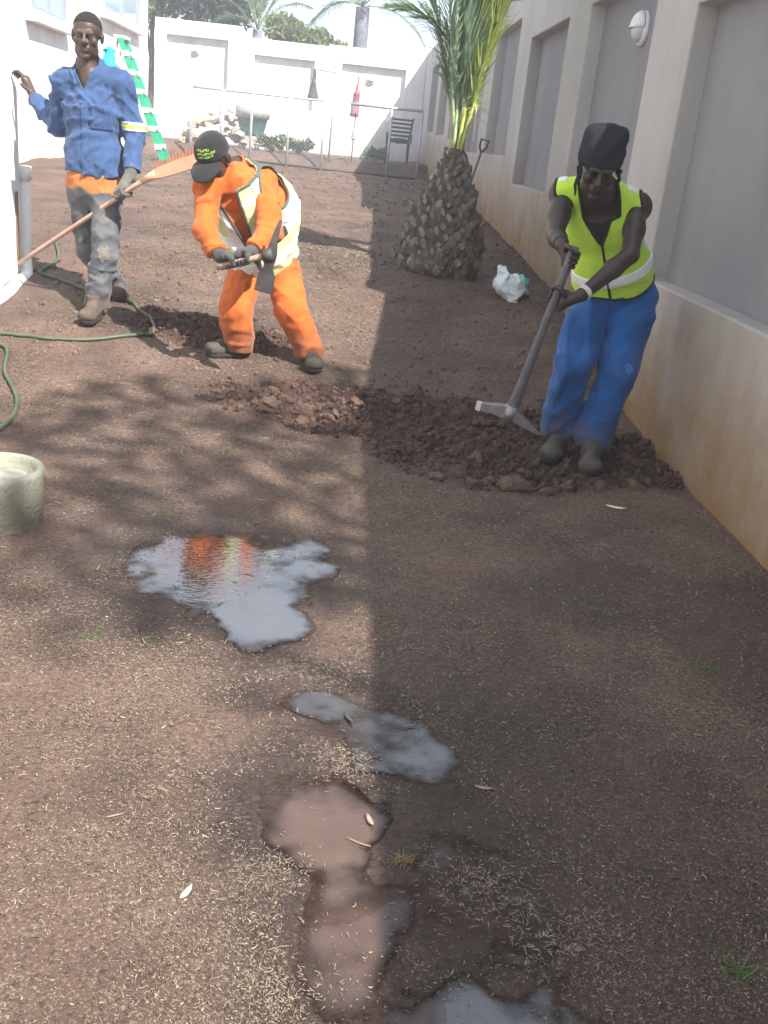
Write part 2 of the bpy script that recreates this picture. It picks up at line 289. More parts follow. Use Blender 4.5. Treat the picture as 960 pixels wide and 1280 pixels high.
# ------------------------------------------------------------------ walls with recessed bays
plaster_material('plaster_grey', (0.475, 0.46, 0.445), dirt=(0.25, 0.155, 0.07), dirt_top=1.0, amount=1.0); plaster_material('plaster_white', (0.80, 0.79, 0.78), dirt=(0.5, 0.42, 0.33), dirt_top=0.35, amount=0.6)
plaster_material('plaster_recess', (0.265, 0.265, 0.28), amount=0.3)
def recess_wall(name, bays, tr, depth, thick, body_m, rec_m, label, cat, loc, ground_f):
    """bays: (u0,u1, recess u0,u1, z_low, z_high, z_top, z_bottom). tr(u,w,z)->xyz; w = depth into the wall"""
    t = thing(name, loc, label, cat); mb = MB(); hag = []
    def q(*pts):
        n = len(mb.v); mb.v += [tr(*p) for p in pts]; mb.f.append(tuple(range(n, n + len(pts))))
    for i, (u0, u1, r0, r1, zl, zh, zt, zb) in enumerate(bays):
        q((u0, 0, zb), (u1, 0, zb), (u1, 0, zl), (r1, 0, zl), (r0, 0, zl), (u0, 0, zl))
        q((u0, 0, zh), (r0, 0, zh), (r1, 0, zh), (u1, 0, zh), (u1, 0, zt), (u0, 0, zt))
        q((u0, 0, zl), (r0, 0, zl), (r0, 0, zh), (u0, 0, zh)); q((r1, 0, zl), (u1, 0, zl), (u1, 0, zh), (r1, 0, zh))
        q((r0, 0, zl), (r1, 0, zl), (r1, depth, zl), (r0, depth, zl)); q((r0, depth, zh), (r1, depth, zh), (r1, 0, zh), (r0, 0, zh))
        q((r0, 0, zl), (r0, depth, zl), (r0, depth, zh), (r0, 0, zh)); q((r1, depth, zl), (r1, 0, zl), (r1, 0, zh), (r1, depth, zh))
        q((u0, 0, zt), (u1, 0, zt), (u1, thick, zt), (u0, thick, zt)); q((u0, thick, zt), (u1, thick, zt), (u1, thick, zb), (u0, thick, zb))
        if i + 1 < len(bays):
            z2 = bays[i + 1][6]
            if abs(z2 - zt) > 1e-4: q((u1, 0, zt), (u1, thick, zt), (u1, thick, z2), (u1, 0, z2))
    for u in (bays[0][0], bays[-1][1]):
        b = bays[0] if u == bays[0][0] else bays[-1]
        q((u, 0, b[7]), (u, thick, b[7]), (u, thick, b[6]), (u, 0, b[6]))
    import bmesh
    bm = bmesh.new(); vs = [bm.verts.new(v) for v in mb.v]
    for f in mb.f: bm.faces.new([vs[k] for k in f])
    bmesh.ops.remove_doubles(bm, verts=bm.verts, dist=1e-4); bmesh.ops.recalc_face_normals(bm, faces=bm.faces)
    me = bpy.data.meshes.new(name); bm.to_mesh(me); bm.free()
    fattr(me, 'hag', [v.co.z - ground_f(v.co) for v in me.vertices])
    o = link('wall_body', me, body_m, t); bevel(o, 0.012, 2)
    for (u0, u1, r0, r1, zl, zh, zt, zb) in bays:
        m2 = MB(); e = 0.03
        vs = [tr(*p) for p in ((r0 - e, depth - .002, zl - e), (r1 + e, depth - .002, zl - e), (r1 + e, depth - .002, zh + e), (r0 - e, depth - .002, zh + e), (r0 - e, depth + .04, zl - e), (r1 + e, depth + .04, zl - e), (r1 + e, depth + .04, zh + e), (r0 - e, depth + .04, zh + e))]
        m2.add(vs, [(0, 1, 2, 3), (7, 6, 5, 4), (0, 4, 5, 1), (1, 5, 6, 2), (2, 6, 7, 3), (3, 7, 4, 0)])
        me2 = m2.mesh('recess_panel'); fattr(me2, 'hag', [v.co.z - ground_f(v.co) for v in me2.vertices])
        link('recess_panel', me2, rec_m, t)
    return t
U = 1.75
bays = []
lev = {-4: (-.326, .477), -3: (-.326, .477), -2: (-.326, .477), -1: (-.326, .477), 0: (-.155, .646), 1: (-.15, .646), 2: (0.002, .80), 3: (0.002, .80), 4: (.11, .88), 5: (.15, .92), 6: (.19, .95)}
for k in range(-4, 7):
    r0, r1 = (3.675 + 1.49 * k) * U, (4.725 + 1.49 * k) * U
    a, b = lev[k]; u0, u1 = r0 - 0.22 * U, r1 + 0.22 * U
    bays.append((u0, u1, r0, r1, 1.4 + a * U, 1.4 + b * U, 1.4 + (b + .26) * U, -0.5))
bays[-1] = (*bays[-1][:1], 26.3, *bays[-1][2:])
gw = lambda co: float(np.interp(co[1], GY, GZ))
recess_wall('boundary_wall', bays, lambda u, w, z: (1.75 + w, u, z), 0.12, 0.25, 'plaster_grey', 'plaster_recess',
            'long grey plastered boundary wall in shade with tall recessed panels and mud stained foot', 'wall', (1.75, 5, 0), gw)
bb = [(-4.75, -2.68, -4.48, -3.02, 2.05, 3.32, 3.66, 0.3), (-2.68, -0.62, -2.39, -0.94, 1.95, 3.08, 3.44, 0.3), (-0.62, 1.745, -0.28, 1.27, 1.94, 3.10, 3.48, 0.3)]
recess_wall('garden_wall', bb, lambda u, w, z: (u, 26.0 + w, z), 0.12, 0.25, 'plaster_white', 'plaster_white',
            'sunlit white garden wall with three stepped recessed panels behind the wire fence', 'wall', (-1.5, 26, 0.9), lambda co: 0.95)

# ------------------------------------------------------------------ house on the left
mat('frame_grey', (0.30, 0.34, 0.40), 0.5, 0.1); mat('glass_pane', (0.35, 0.45, 0.55), 0.06, 0.1, bump=0, spec=0.8); mat('white_paint', (0.78, 0.77, 0.74), 0.55, 0.06, bump=0.1)
house = thing('house', (-3.2, 10, 0.3), 'sunlit white plastered house with grey framed windows and thick sills', 'house')
def wall_part(name, lo, hi, m='plaster_white'):
    mb = MB().box(lo, hi); me = mb.mesh(name); fattr(me, 'hag', [v.co.z - gw(v.co) for v in me.vertices]); o = link(name, me, m, house); bevel(o, 0.012); return o
wall_part('wall', (-7.5, -3, -0.4), (-2.19, 7.12, 4.6)); wall_part('wall', (-7.5, 7.125, -0.4), (-4.5, 23.8, 5.2))
wall_part('roof_slab', (-7.7, -3.2, 4.605), (-2.05, 7.3, 4.75)); wall_part('roof_slab', (-7.7, 7.31, 5.205), (-4.3, 24.0, 5.35))
wall_part('pier', (-4.499, 17.80, 0.0), (-4.42, 18.1, 5.0))
for (y0, y1, zs, zt) in ((15.2, 16.95, 2.63, 3.9), (19.5, 22.6, 3.12, 4.4)):
    f = MB(); x0, x1 = -4.497, -4.44; w = 0.07
    f.box((x0, y0, zs), (x1, y0 + w, zt)).box((x0, y1 - w, zs), (x1, y1, zt)).box((x0, y0 + w, zt - w), (x1, y1 - w, zt)).box((x0, y0 + w, zs), (x1, y1 - w, zs + w))
    ym = (y0 + y1) / 2; f.box((x0, ym - .03, zs + w), (x1 - .004, ym + .03, zt - w))
    win = f.build('window', 'frame_grey', house)
    for a, b in ((y0 + w, ym - .03), (ym + .03, y1 - w)): MB().box((x0 + .004, a, zs + w), (x0 + .022, b, zt - w)).build('pane', 'glass_pane', win)
    bevel(MB().box((-4.498, y0 - .15, zs - .14), (-4.36, y1 + .15, zs - .004)).build('sill', 'white_paint', win), .01)
pp = [(-2.19, 7.19, 0.97), (-2.19, 7.19, 0.42), (-2.175, 7.15, 0.34), (-2.15, 7.07, 0.29), (-2.13, 6.6, 0.25), (-2.13, 5.0, 0.16)]
MB().tube(pp, 0.045, 14).build('drain_pipe', 'white_paint', house, True)
MB().tube([(-2.19, 7.19, 0.93), (-2.19, 7.19, 1.02)], 0.055, 14).build('pipe_collar', 'white_paint', house, True)
MB().box((-2.188, 7.0, 0.42), (-2.178, 7.03, 0.86)).build('cable_strip', mat('rust_strip', (0.22, 0.13, 0.08), 0.8), house)

# ------------------------------------------------------------------ implicit-surface modelling for bodies and clothes
def V3(*a): return np.array(a, float)
def nz(v): v = np.asarray(v, float); return v / np.linalg.norm(v)
class Field:
    def __init__(s, lo, hi, h):
        s.lo = np.array(lo, float); s.h = h; s.n = np.ceil((np.array(hi) - s.lo) / h).astype(int) + 1; s.F = np.full(s.n, 0.3, np.float32)
    def win(s, lo, hi):
        a = np.clip(np.floor((lo - s.lo) / s.h).astype(int), 0, s.n); b = np.clip(np.ceil((hi - s.lo) / s.h).astype(int) + 1, 0, s.n)
        if np.any(b <= a): return None, None
        ax = [(s.lo[i] + s.h * np.arange(a[i], b[i])).astype(np.float32) for i in range(3)]
        return tuple(slice(a[i], b[i]) for i in range(3)), (ax[0][:, None, None], ax[1][None, :, None], ax[2][None, None, :])
    def put(s, sl, d, k, op):
        A = s.F[sl]
        if op == 'sub': A2 = -A; d2 = d
        else: A2 = A; d2 = d
        hh = np.clip(0.5 + 0.5 * (A2 - d2) / k, 0, 1); r = A2 + (d2 - A2) * hh - k * hh * (1 - hh)
        s.F[sl] = -r if op == 'sub' else r
    def cone(s, a, b, ra, rb=None, k=0.012, op='add', off=0.0):
        a = np.asarray(a, float); b = np.asarray(b, float); rb = ra if rb is None else rb; ra = ra + off; rb = rb + off
        pad = k + 5 * s.h; sl, P = s.win(np.minimum(a - ra, b - rb) - pad, np.maximum(a + ra, b + rb) + pad)
        if sl is None: return s
        ab = b - a; L2 = max(float(ab @ ab), 1e-9)
        t = np.clip(((P[0] - a[0]) * ab[0] + (P[1] - a[1]) * ab[1] + (P[2] - a[2]) * ab[2]) / L2, 0, 1)
        d = np.sqrt((P[0] - a[0] - t * ab[0]) ** 2 + (P[1] - a[1] - t * ab[1]) ** 2 + (P[2] - a[2] - t * ab[2]) ** 2) - (ra + (rb - ra) * t)
        s.put(sl, d, k, op); return s
    def ell(s, c, r, R=None, k=0.012, op='add', off=0.0):
        c = np.asarray(c, float); r = np.asarray(r, float) + off; R = np.eye(3) if R is None else R; m = float(r.max()); pad = k + 5 * s.h
        sl, P = s.win(c - m - pad, c + m + pad)
        if sl is None: return s
        q = [R[0, i] * (P[0] - c[0]) + R[1, i] * (P[1] - c[1]) + R[2, i] * (P[2] - c[2]) for i in range(3)]
        k0 = np.sqrt(sum((q[i] / r[i]) ** 2 for i in range(3))); k1 = np.sqrt(sum((q[i] / r[i] ** 2) ** 2 for i in range(3)))
        s.put(sl, k0 * (k0 - 1) / np.maximum(k1, 1e-6), k, op); return s
    def P(s):
        ax = [(s.lo[i] + s.h * np.arange(s.n[i])).astype(np.float32) for i in range(3)]; return ax[0][:, None, None], ax[1][None, :, None], ax[2][None, None, :]
    def local(s, o, R):
        P = s.P(); return [R[0, i] * (P[0] - o[0]) + R[1, i] * (P[1] - o[1]) + R[2, i] * (P[2] - o[2]) for i in range(3)]
    def cut(s, d): s.F = np.maximum(s.F, -d); return s          # remove where d<0 ... d is the sdf of the removed part
    def keep(s, d): s.F = np.maximum(s.F, d); return s
    def shell(s, t): s.F = np.maximum(s.F, -(s.F + t)); return s
    def folds(s, amp, lam, seed, stretch=(1, 1, 1), mask=None):
        r = np.random.default_rng(seed); idx = np.nonzero(np.abs(s.F) < 0.06); p = np.stack(idx, 1) * s.h + s.lo; p = p * np.array(stretch)
        w = np.zeros(len(p))
        for i in range(3):
            k = nz(r.normal(size=3)) * 2 * math.pi / (lam * (0.8 + 0.9 * r.random())); m = nz(r.normal(size=3)) * 2 * math.pi / (lam * 2.6); l = nz(r.normal(size=3)) * 2 * math.pi / (lam * 3.2)
            q = np.sin(p @ k * 0.5 + 1.1 * np.sin(p @ m + r.random() * 6) + r.random() * 6); w += (np.sqrt(q * q + 0.018) * 2 - 1.2) * (0.45 + 0.55 * np.sin(p @ l + r.random() * 6))
        w = np.minimum(w / 1.6, .25)
        if mask is not None: w = w * mask(np.stack(idx, 1) * s.h + s.lo)
        s.F[idx] += (amp * w).astype(np.float32); return s
    def mesh(s, name, smooth=1):
        F = s.F; B = F < 0; c = B[:-1, :-1, :-1].astype(np.int8); off = [(i, j, k) for i in (0, 1) for j in (0, 1) for k in (0, 1)]
        nx, ny, nzz = F.shape
        cnt = sum(B[i:nx - 1 + i, j:ny - 1 + j, k:nzz - 1 + k].astype(np.int8) for i, j, k in off)
        act = np.stack(np.nonzero((cnt > 0) & (cnt < 8)), 1); N = len(act)
        vals = np.stack([F[act[:, 0] + i, act[:, 1] + j, act[:, 2] + k] for i, j, k in off], 1)
        acc = np.zeros((N, 3)); num = np.zeros(N)
        for a in range(8):
            for b in range(a + 1, 8):
                da = np.array(off[b]) - np.array(off[a])
                if np.abs(da).sum() != 1: continue
                va, vb = vals[:, a], vals[:, b]; m = (va < 0) != (vb < 0); t = np.where(m, va / np.where(m, va - vb, 1), 0)
                acc += m[:, None] * (np.array(off[a]) + t[:, None] * da); num += m
        V = s.lo + s.h * (act + acc / num[:, None])
        idm = np.full((nx - 1, ny - 1, nzz - 1), -1, np.int32); idm[act[:, 0], act[:, 1], act[:, 2]] = np.arange(N)
        quads = []
        for ax in range(3):
            sl0 = [slice(None)] * 3; sl1 = [slice(None)] * 3; sl0[ax] = slice(0, -1); sl1[ax] = slice(1, None)
            b0 = B[tuple(sl0)]; b1 = B[tuple(sl1)]; e = np.stack(np.nonzero(b0 != b1), 1)
            u, v = (ax + 1) % 3, (ax + 2) % 3
            e = e[(e[:, u] > 0) & (e[:, v] > 0) & (e[:, u] < F.shape[u] - 1) & (e[:, v] < F.shape[v] - 1)]
            du = np.zeros(3, int); dv = np.zeros(3, int); du[u] = 1; dv[v] = 1
            g = lambda q: idm[q[:, 0], q[:, 1], q[:, 2]]
            Q = np.stack([g(e - du - dv), g(e - dv), g(e), g(e - du)], 1)
            fl = ~b0[e[:, 0], e[:, 1], e[:, 2]]; Q[fl] = Q[fl][:, ::-1]; quads.append(Q)
        Q = np.concatenate(quads); Q = Q[(Q >= 0).all(1)]
        for _ in range(smooth):
            A = np.zeros_like(V); n = np.zeros(len(V))
            for k in range(4):
                np.add.at(A, Q[:, k], V[Q[:, (k + 1) % 4]]); np.add.at(n, Q[:, k], 1); np.add.at(A, Q[:, k], V[Q[:, (k - 1) % 4]]); np.add.at(n, Q[:, k], 1)
            V = 0.5 * V + 0.5 * A / np.maximum(n, 1)[:, None]
        return npmesh(name, V, Q)
    def build(s, name, m, parent, smooth=1, **k):
        me = s.mesh(name, smooth); return link(name, me, m, parent, smooth=True, **k)
def frame(f, up):
    """columns: right(x, the person's left side), back (y), up (z); f is the facing direction"""
    y = -nz(f); z = nz(np.asarray(up, float) - y * np.dot(up, y)); x = np.cross(y, z); return np.stack([x, y, z], 1)

HEAD = [('ell', (0, .014, .036), (.073, .093, .083)), ('ell', (0, -.026, -.045), (.058, .062, .074)), ('cone', (-.030, -.020, -.075), (.030, -.020, -.075), .034, .034), ('ell', (0, -.068, -.101), (.024, .020, .020)),
        ('cone', (-.034, -.079, .020), (.034, -.079, .020), .013, .013), ('cone', (0, -.088, .010), (0, -.106, -.026), .0085, .014), ('ell', (.013, -.098, -.031), (.011, .011, .009)), ('ell', (-.013, -.098, -.031), (.011, .011, .009)),
        ('ell', (.040, -.064, -.022), (.024, .022, .022)), ('ell', (-.040, -.064, -.022), (.024, .022, .022)), ('cone', (-.018, -.086, -.057), (.018, -.086, -.057), .009, .009), ('cone', (-.015, -.085, -.070), (.015, -.085, -.070), .010, .010),
        ('ell', (.075, .012, -.004), (.010, .022, .032)), ('ell', (-.075, .012, -.004), (.010, .022, .032))]
HS = np.array((1.12, 1.04, 1.06))
def add_head(F, c, R, neck, slit=True):
    R0 = R; R = R0 @ np.diag(HS)
    for q in HEAD:
        if q[0] == 'ell': F.ell(c + R @ np.array(q[1]), np.array(q[2]) * HS, R0, k=0.008)
        else: F.cone(c + R @ np.array(q[1]), c + R @ np.array(q[2]), q[3] * 1.07, q[4] * 1.07, k=0.007)
    for sx in (-1, 1):
        F.ell(c + R @ np.array((sx * .031, -.100, .001)), (.019, .0065, .009), R0, k=0.012, op='sub')
        ec = c + R @ np.array((sx * .031, -.0755, -.0005)); F.ell(ec, (.0155, .0140, .0125), R0, k=0.008)
        if slit: F.ell(c + R @ np.array((sx * .031, -.092, -.001)), (.0105, .008, .0040), R0, k=0.002, op='sub')
        F.ell(c + R @ np.array((sx * .088, .006, -.002)), (.007, .009, .016), R0, k=0.003, op='sub')
    F.cone(c + R @ np.array((-.022, -.102, -.0635)), c + R @ np.array((.022, -.102, -.0635)), .0045, k=0.002, op='sub')
    F.cone(c + R @ np.array((0, .025, -.06)), neck, .055, .060, k=0.03)
def sphere_mesh(name, c, r, seg=12, rings=8):
    mb = MB(); prof = [(max(1e-4, r * math.sin(math.pi * i / rings)), -r * math.cos(math.pi * i / rings)) for i in range(rings + 1)]
    return mb.lathe(prof, c, seg).mesh(name)
def eyes(c, R, parent):
    for sx in (-1, 1):
        e = c + R @ (HS * np.array((sx * .031, -.0755, -.0005))); o = link('eye', sphere_mesh('eye', e, .0115), mat('eye_white', (.13, .11, .10), .3, .05, bump=0), parent, smooth=True)
        p = c + R @ (HS * np.array((sx * .031, -.0835, -.001))); link('iris', sphere_mesh('iris', p, .0052, 10, 6), mat('iris', (.012, .008, .006), .15, .05, bump=0), o, smooth=True)
def grip(F, wrist, c, axis, r, n_dir, s=1, off=0.0):
    """a hand closed round a handle at c; axis points to the thumb side; n_dir from the handle to the palm"""
    a = nz(axis); n = nz(np.asarray(n_dir, float) - a * np.dot(n_dir, a)); t = np.cross(a, n) * s; P = lambda u, ph, rr: c + a * u + (n * math.cos(rad(ph)) + t * math.sin(rad(ph))) * rr
    F.cone(wrist, P(-.005, 8, r + .030), .027 + off, .026 + off, k=.015); F.cone(P(.030, 5, r + .022), P(-.032, 5, r + .022), .019 + off, .018 + off, k=.012)
    F.cone(P(.028, 40, r + .022), P(-.032, 40, r + .020), .014 + off, .013 + off, k=.008)
    for i, l in enumerate((.97, 1.0, .97, .88)):
        u = .031 - .0205 * i; fr = (.0092, .0096, .009, .008)[i] + off
        pts = [P(u, 38, r + .024), P(u, 38 + 55 * l, r + .016), P(u, 38 + 115 * l, r + .011), P(u, 38 + 175 * l, r + .009)]
        for q in range(3): F.cone(pts[q], pts[q + 1], fr * (1 - .06 * q), fr * (.94 - .06 * q), k=.003)
    pts = [P(.028, -25, r + .026), P(.048, -62, r + .018), P(.047, -112, r + .012), P(.040, -150, r + .010)]
    for q in range(3): F.cone(pts[q], pts[q + 1], (.0135, .0112, .0100)[q] + off, (.0112, .0100, .0088)[q] + off, k=.004)
def torso(F, hip, sh, R, L, off=0.0, k=.03, sc=1.0, parts='pach'):
    up = R[:, 2]
    if 'p' in parts: F.ell(hip + up * .02, np.array((.160, .118, .125)) * sc, R, k=k, off=off)
    if 'a' in parts: F.ell(hip + up * L * .36 - R[:, 1] * .008, np.array((.142, .100, .165)) * sc, R, k=k, off=off)
    if 'c' in parts: F.ell(hip + up * L * .74 + R[:, 1] * .006, np.array((.162, .112, .175)) * sc, R, k=k, off=off)
def boot(anc, fwd, gzv, m, parent, label=None, sc=1.0, mm=None):
    f = nz((fwd[0], fwd[1], 0)); sd = V3(-f[1], f[0], 0); a = V3(anc[0], anc[1], gzv)
    F = Field(a - .26, a + .26, .006); F.lo[2] = gzv - .05; up = V3(0, 0, 1)
    F = Field(V3(a[0] - .26, a[1] - .26, gzv - .04), V3(a[0] + .26, a[1] + .26, gzv + .22), .0055)
    F.cone(a - f * .045 + up * .045, a + f * .12 + up * .040, .043, .045, k=.01); F.ell(a + f * .135 + up * .040, (.06, .06, .044), k=.015)
    F.cone(a + up * .06 - f * .01, a + up * .15 - f * .015, .052, .050, k=.02); F.cone(a + f * .04 + up * .075, a + f * .10 + up * .055, .036, .03, k=.015)
    P = F.P(); F.keep(0.004 + gzv - P[2]); F.keep(P[2] - gzv - .145); F.folds(.003, .05, int(abs(a[0]) * 999))
    o = F.build('boot', m, parent, label=label)
    G = Field(V3(a[0] - .26, a[1] - .26, gzv - .04), V3(a[0] + .26, a[1] + .26, gzv + .1), .0055)
    G.cone(a - f * .05 + up * .02, a + f * .13 + up * .02, .049, .056, k=.01); P = G.P(); G.keep(gzv - .012 - P[2]); G.keep(P[2] - gzv - .02); G.build('sole', 'boot_sole', o)
    return o
mat('boot_sole', (.035, .030, .027), .85, .3)
A = lambda *p: np.array(p, float)
def skin(name, col): return mat(name, col, .46, .2, 14, .2, 240, spec=.5, bdist=.003)
def cloth(name, col, var=.14, **k):
    cr = k.pop('crease', .75); m = mat(name, col, k.pop('rough', .88), var, k.pop('scale', 5), k.pop('bump', .35), k.pop('bscale', 420), sheen=.15, spec=.2, bdist=.003, **k)
    nt = m.node_tree
    if 'crease' in m or not cr: return m
    m['crease'] = 1; b = nt.nodes['Principled BSDF']; old = b.inputs['Normal'].links[0].from_socket
    pos = nd(nt, 'ShaderNodeNewGeometry').outputs['Position']; mp = nd(nt, 'ShaderNodeMapping'); mp.inputs['Scale'].default_value = (1, 1, .75); mp.inputs['Rotation'].default_value = (.4, .5, .3); nt.links.new(pos, mp.inputs[0])
    a = nd(nt, 'ShaderNodeTexNoise'); a.noise_type = 'RIDGED_MULTIFRACTAL'; a.inputs['Scale'].default_value = 9; a.inputs['Detail'].default_value = 3; a.inputs['Distortion'].default_value = .6; nt.links.new(mp.outputs[0], a.inputs['Vector'])
    bp = nd(nt, 'ShaderNodeBump'); bp.inputs['Strength'].default_value = cr; bp.inputs['Distance'].default_value = .016; nt.links.new(a.outputs['Fac'], bp.inputs['Height']); nt.links.new(old, bp.inputs['Normal']); nt.links.new(bp.outputs[0], b.inputs['Normal'])
    return m

def muddy(m, z0, spread=.25, col=(.115, .075, .055)):
    nt = m.node_tree; L = nt.links; b = nt.nodes['Principled BSDF']; src = b.inputs['Base Color'].links[0].from_socket; pos = nd(nt, 'ShaderNodeNewGeometry').outputs['Position']
    sx = nd(nt, 'ShaderNodeSeparateXYZ'); L.new(pos, sx.inputs[0]); n = noise(nt, pos, 16, 6, .7)
    a = nd(nt, 'ShaderNodeMath', operation='MULTIPLY_ADD'); L.new(n, a.inputs[0]); a.inputs[1].default_value = spread * 2.2; a.inputs[2].default_value = z0 - spread * .9
    d = nd(nt, 'ShaderNodeMath', operation='SUBTRACT'); L.new(a.outputs[0], d.inputs[0]); L.new(sx.outputs[2], d.inputs[1])
    r = nd(nt, 'ShaderNodeMapRange'); L.new(d.outputs[0], r.inputs[0]); r.inputs[1].default_value = 0; r.inputs[2].default_value = spread * .8; r.inputs[4].default_value = .7
    g = ramp(nt, noise(nt, pos, 7, 7, .7), .52, .72, (0, 0, 0), (.32, .32, .32)); c = mixrgb(nt, g, src, col); L.new(mixrgb(nt, r.outputs[0], c, col), b.inputs['Base Color']); return m
# ---------------- the person in blue
def person_blue():
    sk = skin('skin_deep', (.070, .042, .032)); blue = cloth('blue_work_jacket', (.046, .090, .205), .22); grey = cloth('faded_grey_trousers', (.072, .084, .115), .32, scale=7, alt=(.15, .15, .155)); orange = cloth('faded_orange_cloth', (.50, .17, .055), .2)
    muddy(grey, .38)
    d = dict(head=A(-1.583, 6.5, 1.823), neck=A(-1.592, 6.53, 1.64), shR=A(-1.735, 6.56, 1.548), elR=A(-1.805, 6.68, 1.298), wrR=A(-2.025, 6.91, 1.462), haR=A(-2.090, 6.975, 1.555),
             shL=A(-1.385, 6.52, 1.572), elL=A(-1.305, 6.53, 1.310), wrL=A(-1.300, 6.40, 1.085), haL=A(-1.336, 6.315, 0.985), hipR=A(-1.628, 6.55, .955), hipL=A(-1.470, 6.51, .968),
             knL=A(-1.452, 6.36, .585), anL=A(-1.500, 6.32, .250), knR=A(-1.600, 6.60, .585), anR=A(-1.470, 6.80, .330))
    p = thing('person', (-1.5, 6.45, .17), 'standing person in a blue jacket and faded grey trousers leaning one hand on the house', 'person')
    hipc = (d['hipR'] + d['hipL']) / 2; shc = (d['shR'] + d['shL']) / 2; up = shc - hipc; L = np.linalg.norm(up); lat = nz(d['shL'] - d['shR']); fr = np.cross(up, lat) * -1
    fr = np.cross(lat, up); fr = fr if fr[1] < 0 else -fr; R = frame(fr, up)
    if np.dot(R[:, 0], lat) < 0: R[:, 0] *= -1
    HR = frame(A(.05, -1, -.12), A(.03, -.1, 1))
    F = Field(A(-2.3, 6.05, .15), A(-1.1, 7.15, 2.0), .0055)
    add_head(F, d['head'], HR, d['neck']); torso(F, hipc, shc, R, L)
    F.cone(d['neck'], shc, .06, .07, k=.03)
    for s_, sx in (('R', -1), ('L', 1)):
        F.cone(shc + up / L * .02, d['sh' + s_], .07, .058, k=.03); F.cone(d['sh' + s_], d['el' + s_], .050, .040, k=.02); F.cone(d['el' + s_], d['wr' + s_], .040, .026, k=.015)
        F.cone(d['hip' + s_], d['kn' + s_], .078, .055, k=.03); F.cone(d['kn' + s_], d['an' + s_], .052, .036, k=.02)
    # open hand resting on the corner of the house
    w, h = d['wrR'], d['haR']; u = nz(h - w); n = nz(A(-.8, .1, -.45)); n = nz(n - u * np.dot(n, u)); sd = np.cross(u, n)
    F.cone(w, h, .026, .030, k=.015); F.cone(h - sd * .024, h + sd * .024 - u * .004, .017, .017, k=.012)
    for i in range(4):
        b = h + sd * (.030 - .02 * i) + u * .022; q = b + u * .038 + n * .010; e = q + u * .016 + n * .026; e2 = e + n * .018 - u * .006
        F.cone(b, q, .0095, .009, k=.003); F.cone(q, e, .009, .008, k=.003); F.cone(e, e2, .008, .007, k=.003)
    b = w + sd * .026 + u * .030; q = b + sd * .030 + u * .022 + n * .012; F.cone(b, q, .013, .011, k=.006); F.cone(q, q + u * .028 + n * .010, .011, .008, k=.004)
    F.build('body', sk, p)
    eyes(d['head'], HR, p)
    # hair: a close-cropped cap
    F = Field(d['head'] - .16, d['head'] + .16, .0055); F.ell(d['head'] + HR @ A(0, .016, .039), (.0835, .0995, .0905), HR, k=.004); q = F.local(d['head'], HR); F.keep(.052 + .42 * (-q[1] - .02) - q[2] - .03 * 0); F.keep(-.02 - q[2])
    F.cut(np.sqrt((np.abs(q[0]) - .08) ** 2 + (q[1] - .01) ** 2 + (q[2] + .01) ** 2) - .04)
    F.build('hair', mat('cropped_hair', (.018, .014, .012), .9, .3, 60, .6, 300), p)
    # jacket
    def JF(F): F.folds(.015, .14, 3); F.folds(.011, .09, 5, (.6, .6, 1.5)); F.folds(.006, .05, 6)
    F = Field(A(-2.2, 6.05, .9), A(-1.1, 7.1, 1.78), .006)
    torso(F, hipc, shc, R, L, off=.024, k=.05); F.ell(hipc + R[:, 2] * .14, (.178, .135, .2), R, k=.05)
    for s_ in 'RL':
        F.cone(shc + up / L * .045, d['sh' + s_] + A(0, 0, .012), .088, .076, k=.04); F.cone(d['sh' + s_], d['el' + s_], .074, .064, k=.03)
        e = d['el' + s_] + (d['wr' + s_] - d['el' + s_]) * (.97 if s_ == 'L' else .90); F.cone(d['el' + s_], e, .064, .050, k=.02)
    F.cone(shc + up / L * .03, d['neck'] + A(0, .012, .022), .092, .080, k=.03)
    JF(F); F.shell(.015)
    P = F.P(); F.keep((1.045 + .015 * np.sin(P[0] * 18)) - P[2] + 0 * P[1])
    for s_ in 'RL':
        a, b = d['el' + s_], d['wr' + s_]; u = nz(b - a); e = a + (b - a) * (.97 if s_ == 'L' else .90)
        dd = (P[0] - e[0]) * u[0] + (P[1] - e[1]) * u[1] + (P[2] - e[2]) * u[2]
        near = np.sqrt((P[0] - e[0]) ** 2 + (P[1] - e[1]) ** 2 + (P[2] - e[2]) ** 2) - .1; F.cut(np.maximum(-dd, near) if False else np.maximum(near, -dd) * 1.0)
    q = F.local(d['neck'], R)
    vv = np.maximum(np.maximum(np.abs(q[0] - .005) - np.clip((q[2] + .118) * .50, -.02, .072), q[1] - .0), -(q[2] + .3)); F.cut(vv)
    F.cut(np.maximum(np.sqrt(q[0] ** 2 + (q[1] - .005) ** 2) - .062, -(q[2] + .09)))
    jk = F.build('jacket', blue, p)
    # collar flaps, placket, pocket, sleeve band
    def patch(name, m, x0, x1, z0, z1, off, parent, side=-1, res=.006, jit=0):
        nX, nZ = 12, 10; pts = []
        return None
    F = Field(A(-1.8, 6.25, 1.0), A(-1.3, 6.65, 1.65), .006)
    torso(F, hipc, shc, R, L, off=.031, k=.05); F.ell(hipc + R[:, 2] * .14, (.184, .141, .2), R, k=.05); JF(F); q = F.local(shc, R)
    G = F.F.copy()
    F.keep(np.maximum(np.abs(q[0] + .012) - .020, np.maximum(q[1], np.maximum(q[2] + .10, -(q[2] + .52))))); F.build('placket', blue, jk)
    F.F = G.copy(); F.keep(np.maximum(np.abs(q[0] - .085) - .06, np.maximum(q[1], np.abs(q[2] + .185) - .07))); F.build('chest_pocket', blue, jk)
    F.F = G.copy(); F.keep(np.maximum(np.abs(q[0] + .004) - .006, np.maximum(q[1], np.abs(q[2] + .16) - .014))); F.build('pocket_badge', 'white_paint', jk)
